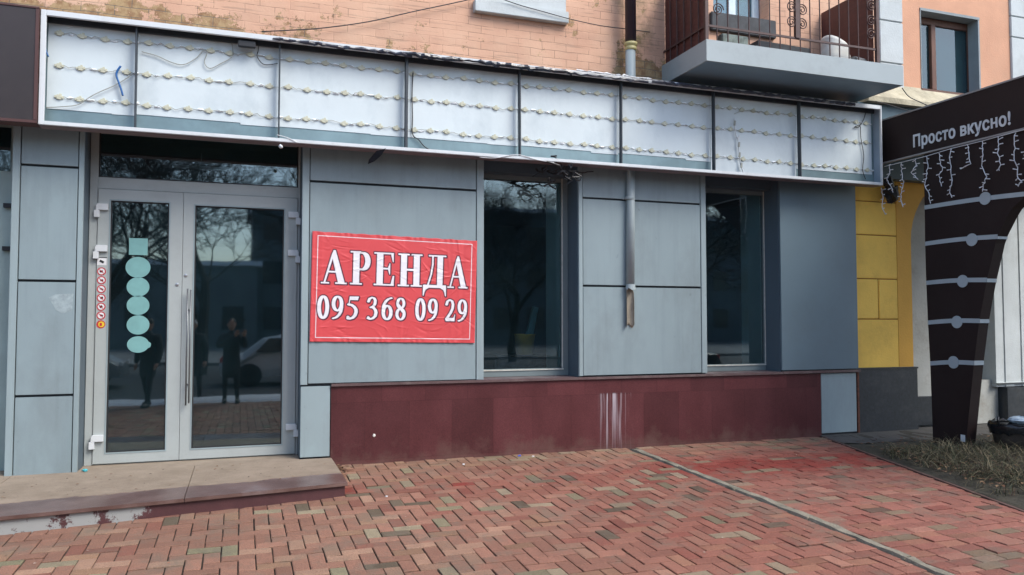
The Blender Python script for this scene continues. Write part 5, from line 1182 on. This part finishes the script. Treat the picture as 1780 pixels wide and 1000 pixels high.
# keeps window counts modest
block('low_building', -16, .9, -52, -44, 5.0, (.12, .135, .145), 'low grey building with a pale snowy roof across the street, mirrored in the right door', 1)
block('tall_building', .6, 62, -60, -45, 9.5, (.09, .105, .115), 'taller dark grey block across the street, mirrored in the shop glass', 3)
block('corner_building', -46, -18, -60, -48, 9, (.12, .12, .13), 'long dull block across the street to the left, mirrored in the left door', 3)
def tree_mesh(seed, H_=9.0, r0=.24):
    rd = random.Random(seed); m = MB()
    def br(p, d, L, r, lv):
        n = 4 if lv < 3 else 3; pts = [p]; rs = [r]; q = p; dd = d.copy(); kids = []
        for i in range(n):
            dd = (dd + Vector((rd.gauss(0, .13), rd.gauss(0, .13), rd.gauss(.03, .08)))).normalized(); q = q + dd * (L / n); pts.append(q); rs.append(r * (1 - .5 * (i + 1) / n)); kids.append((q, dd.copy(), rs[-1], (i + 1) / n))
        m.tube(pts, rs, 7 if lv < 2 else (5 if lv < 4 else 3), cap=False)
        if lv >= 6: return
        nk = {0: 5, 1: 4, 2: 4, 3: 4, 4: 3, 5: 4}[lv]
        for k in range(nk):
            q_, d_, r_, t = kids[min(n - 1, int(n * (.35 + .65 * (k + 1) / nk) - .01))]
            ax = Vector((rd.gauss(0, 1), rd.gauss(0, 1), rd.gauss(0, .4))).normalized(); a = rd.uniform(.35, .95)
            nd = (d_ * cos(a) + ax * sin(a)).normalized(); nd.z += .06; br(q_, nd.normalized(), L * rd.uniform(.58, .82), max(.010, r_ * rd.uniform(.55, .8)), lv + 1)
    br(Vector((0, 0, -.3)), Vector((0, 0, 1)), H_ * .36, r0, 0)
    return m
def mkmesh(m, name, mt):
    me = bpy.data.meshes.new(name); me.from_pydata(m.v, [], m.f); me.materials.append(mt); return me
TM = [mkmesh(tree_mesh(s_, 10, .26), 'bare_tree', BARK) for s_ in (2, 5, 9)]
tl = [(-4.4, -15.5, 'bare tree with a thick trunk mirrored in the left door'), (-1.4, -20, 'bare tree mirrored at the left edge of the right door'), (3.6, -18.5, 'bare tree mirrored in the right part of the right door'), (7.2, -19, 'bare tree mirrored in the first shop window'), (15.5, -17, 'bare tree mirrored in the second shop window'), (11.5, -24, 'bare tree standing farther back between two street trees opposite'), (-9, -19, 'bare tree left of all the others across the street'), (20.5, -18, 'bare tree at the right end of the row opposite'), (-12, -26, 'bare tree far back at the left across the street'), (3.5, -30, 'bare tree farthest back before the taller block')]
for i, (x, y, lab) in enumerate(tl):
    o = bpy.data.objects.new('bare_tree', TM[i % 3]); COL.objects.link(o); o.location = (x, y, RZ); o.rotation_euler = (0, 0, i * 1.3); q = .9 + .25 * ((i * 7) % 5) / 4; o.scale = (q, q, q); tag(o, lab, 'tree', 'bare trees across the street')
# parked cars
def car_parts(root, paint):
    prof = [(-2.15, .35), (-2.2, .62), (-2.05, .86), (-1.55, .93), (-1.0, 1.36), (-.5, 1.45), (.4, 1.43), (.95, .98), (1.75, .88), (2.12, .68), (2.18, .38)]
    secs = []
    ys = [-.84, -.8, -.55, 0, .55, .8, .84]
    vs = []
    for y in ys:
        t = abs(y) / .84
        for (x, z) in prof:
            zz = z - (.10 * t ** 4 if z > .9 else 0) - (.06 * t ** 6); yy = y * (1 - .22 * max(0, (z - .95)) / .5); vs.append((x * (1 - .03 * t ** 4), yy, zz))
    n = len(prof); fs = [(i * n + k, i * n + k + 1, (i + 1) * n + k + 1, (i + 1) * n + k) for i in range(len(ys) - 1) for k in range(n - 1)] + [(i * n + n - 1, i * n, (i + 1) * n, (i + 1) * n + n - 1) for i in range(len(ys) - 1)] + [tuple(range(n)), tuple(range((len(ys) - 1) * n, len(ys) * n))[::-1]]
    MB().add(vs, fs).build('body', paint, root, smooth=False)
    G_ = mat('car_glass', (.015, .02, .025), .08)
    for s_ in (-1, 1):
        m = MB(); m.prism([(-1.2, s_ * .80, .98), (.72, s_ * .80, .98), (.35, s_ * .67, 1.36), (-.85, s_ * .67, 1.36)], (0, s_ * .03, 0)); m.build('side_window', G_, root)
        for x in (-1.35, 1.35): m = MB(); m.lathe((x, s_ * .68, .33), [(.32, 0), (.33, .03), (.33, .17), (.30, .2), (.16, .2), (.15, .18)], 20, Matrix.Rotation(-s_ * pi / 2, 3, 'X')); m.build('wheel', BLACKP, root)
    for s_ in (-1, 1): MB().obox((2.1, s_ * .6, .68), .08, .3, .12).build('headlight', WHITE, root, bevel=.02); MB().obox((-2.12, s_ * .62, .75), .08, .25, .14).build('tail_light', RED, root, bevel=.02)
def car(x, y, rz_, paint, lab):
    r = empty('parked_car', (0, 0, 0), lab, 'car', 'cars parked along the street'); car_parts(r, paint); r.location = (x, y, RZ - .1); r.rotation_euler = (0, 0, rz_)
    for c in r.children: c.matrix_parent_inverse = Matrix.Identity(4)
car(1.6, -15.2, .02, mat('paint_silver', (.45, .47, .48), .35, metal=.3), 'silver parked car mirrored in the right door'); car(-5.2, -15.4, .0, mat('paint_grey', (.2, .21, .22), .35, metal=.3), 'grey parked car mirrored low in the left door'); car(11.8, -12.5, 3.2, mat('paint_dark', (.02, .022, .03), .2), 'dark parked car mirrored in the second shop window')

# ---- the photographer and two companions, standing at and beside the camera
SKIN = mat('skin', (.42, .25, .18), .6); COAT = mat('dark_coat', (.012, .013, .018), .85); TROU = mat('dark_trousers', (.01, .012, .018), .85); BOOT = mat('boots', (.01, .01, .01), .5); HAIR = mat('hair', (.02, .015, .012), .7); CAPM = mat('pale_cap', (.45, .46, .46), .8)
def skin_mesh(name, nodes, edges, mt, parent, sub=1):
    me = bpy.data.meshes.new(name); me.from_pydata([n_[0] for n_ in nodes], edges, []); o = bpy.data.objects.new(name, me); COL.objects.link(o)
    s_ = o.modifiers.new('s', 'SKIN'); 
    for i, n_ in enumerate(nodes): me.skin_vertices[0].data[i].radius = (n_[1], n_[2] if len(n_) > 2 else n_[1])
    me.skin_vertices[0].data[0].use_root = True
    u_ = o.modifiers.new('u', 'SUBSURF'); u_.levels = sub; u_.render_levels = sub
    bpy.context.view_layer.update(); dg = bpy.context.evaluated_depsgraph_get(); m2 = bpy.data.meshes.new_from_object(o.evaluated_get(dg)); bpy.data.objects.remove(o)
    m2.materials.clear(); m2.materials.append(mt); m2.polygons.foreach_set('use_smooth', [True] * len(m2.polygons)); o2 = bpy.data.objects.new(name, m2); COL.objects.link(o2); o2.parent = parent; return o2
def person(x, y, face, label, pose, cap=False):
    # local frame: faces +Y, feet at z 0, height about 1.78
    r = empty('person', (x, y, gz(y)), label, 'person'); r.rotation_euler = (0, 0, face)
    hips = [((0, 0, .95), .15, .12), ((0, .0, 1.15), .15, .11), ((0, -.01, 1.35), .18, .12), ((0, -.01, 1.46), .08, .08), ((0, .01, 1.56), .055, .06)]
    sp_ = .06 if pose != 'walk' else .0
    st_ = .22 if pose == 'walk' else .03
    nodes = hips + [((.10, 0, .90), .10), ((.12, st_ * .5, .50), .065), ((.13, st_, .09), .045), ((.14, st_ + .13, .04), .04),
                    ((-.10, 0, .90), .10), ((-.12, -st_ * .4, .50), .065), ((-.13, -st_, .09), .045), ((-.14, -st_ + .13, .04), .04)]
    edges = [(0, 1), (1, 2), (2, 3), (3, 4), (0, 5), (5, 6), (6, 7), (7, 8), (0, 9), (9, 10), (10, 11), (11, 12)]
    hands = []
    for s_ in (-1, 1):
        i = len(nodes)
        if pose == 'photo': el = (s_ * .27, .16, 1.22); wr = (s_ * .085 + .16, .30, 1.44); hd = (s_ * .075 + .19, .345, 1.53)
        else: el = (s_ * .25, -.02, 1.13); wr = (s_ * .24, .06, .88); hd = (s_ * .235, .09, .80)
        nodes += [((s_ * .18, -.01, 1.40), .075), (el, .052), (wr, .034)]; edges += [(2, i), (i, i + 1), (i + 1, i + 2)]; hands.append((Vector(wr), Vector(hd), s_))
    skin_mesh('body', nodes, edges, TROU, r, 2)
    # coat over the trunk and upper arms
    cn = [((0, 0, .52), .19, .16), ((0, 0, .78), .185, .15), ((0, 0, .98), .18, .15), ((0, 0, 1.18), .185, .145), ((0, -.01, 1.36), .21, .15), ((0, -.01, 1.47), .10, .10)]; ce = [(0, 1), (1, 2), (2, 3), (3, 4), (4, 5)]
    for s_ in (-1, 1):
        i = len(cn); el, wr = nodes[14 if s_ < 0 else 17][0], nodes[15 if s_ < 0 else 18][0]
        cn += [((s_ * .19, -.01, 1.40), .092), (el, .07), (wr, .052)]; ce += [(4, i), (i, i + 1), (i + 1, i + 2)]
    skin_mesh('coat', cn, ce, COAT, r, 2)
    hz = 1.66
    m = MB(); vs = []; N_ = 18; Mh = 16
    for j in range(Mh + 1):
        th = pi * j / Mh; zz = cos(th)
        for k in range(N_):
            a = 2 * pi * k / N_; cx_, cy_ = sin(th) * cos(a), sin(th) * sin(a); w_ = .078 * (1 - .18 * max(0, -zz)); l_ = .098; X_ = w_ * cx_; Y_ = l_ * cy_ + (.012 if zz < -.3 and cy_ > 0 else 0); Z_ = .125 * zz
            if cy_ > .8 and abs(cx_) < .25 and -.35 < zz < .1: Y_ += .022 * (1 - abs(cx_) * 4) * (1 if zz < 0 else .5)   # nose
            if cy_ > .6 and .02 < zz < .22 and .25 < abs(cx_) < .6: Y_ -= .008                                              # eye sockets
            vs.append((X_, Y_ + .02, hz + Z_))
    fs = [(j * N_ + k, (j + 1) * N_ + k, (j + 1) * N_ + (k + 1) % N_, j * N_ + (k + 1) % N_) for j in range(Mh) for k in range(N_)]; m.add(vs, fs)
    h_ = m.build('head', SKIN, r, smooth=True)
    m = MB(); 
    for s_ in (-1, 1): m.blob((s_ * .08, .01, hz), .012, .02, .032, .05)
    m.build('ears', SKIN, r, smooth=True)
    m = MB(); m.blob((-.028, .108, hz + .018), .010, .006, .006); m.blob((.028, .108, hz + .018), .010, .006, .006); m.obox((0, .112, hz - .058), .04, .006, .008); m.build('eyes_and_mouth', HAIR, r)
    m = MB(); m.blob((0, .0, hz + .035), .088, .102, .105, .03, 14, 10); m.build('cap' if cap else 'hair', CAPM if cap else HAIR, r, smooth=True)
    if cap: MB().obox((0, .13, hz + .055), .13, .08, .01).build('cap_peak', CAPM, r, bevel=.004)
    for w_, hd, s_ in hands:
        d = (hd - w_).normalized(); side = Vector((1, 0, 0)) if pose == 'photo' else Vector((0, 1, 0)); nn = d.cross(side).normalized(); pc = w_ + d * .05
        m = MB(); m.tube([w_, w_ + d * .04, w_ + d * .085], [.028, .038, .036], 8)
        for f_ in range(4):
            b0 = w_ + d * .08 + side * ((f_ - 1.5) * .018); L_ = (.062, .074, .07, .055)[f_]; bend = Vector((0, .35, 0)) if pose != 'photo' else Vector((0, .5, -.1)); m.tube([b0, b0 + d * L_ * .5, b0 + (d + bend * .7).normalized() * L_ * .95], [.009, .008, .0065], 6)
        tb = w_ + d * .03 - side * .03 * s_; m.tube([tb, tb - side * .025 * s_ + d * .02, tb - side * .03 * s_ + d * .05], [.011, .010, .008], 6)
        m.build('hand', SKIN, r, smooth=True)
    for o in r.children: o.matrix_parent_inverse = Matrix.Identity(4)
    for s_, st2 in ((1, st_), (-1, -st_)):
        m = MB(); m.blob((s_ * .135, st2 + .06, .05), .055, .14, .055, 0, 10, 8); m.build('shoe', BOOT, r, smooth=True).matrix_parent_inverse = Matrix.Identity(4)
    return r
PH = person(-.19, CAMY - .43, 0, 'person in a dark coat holding up a phone, mirrored in the right door', 'photo')
ph = MB(); ph.box(-.075, .075, -.018, -.010, -.04, .036); po = ph.build('phone', BLACKP, None, bevel=.003); po.location = (0.0, CAMY - .02, CAMZ - .0); tag(po, 'black phone held up sideways by the person mirrored in the right door', 'phone')
person(-.98, CAMY - 1.2, .1, 'person in dark clothes and a pale cap, mirrored left of the photographer', 'stand', cap=True)
person(-1.78, CAMY - .3, .5, 'person in dark clothes striding, mirrored low in the left door', 'walk')
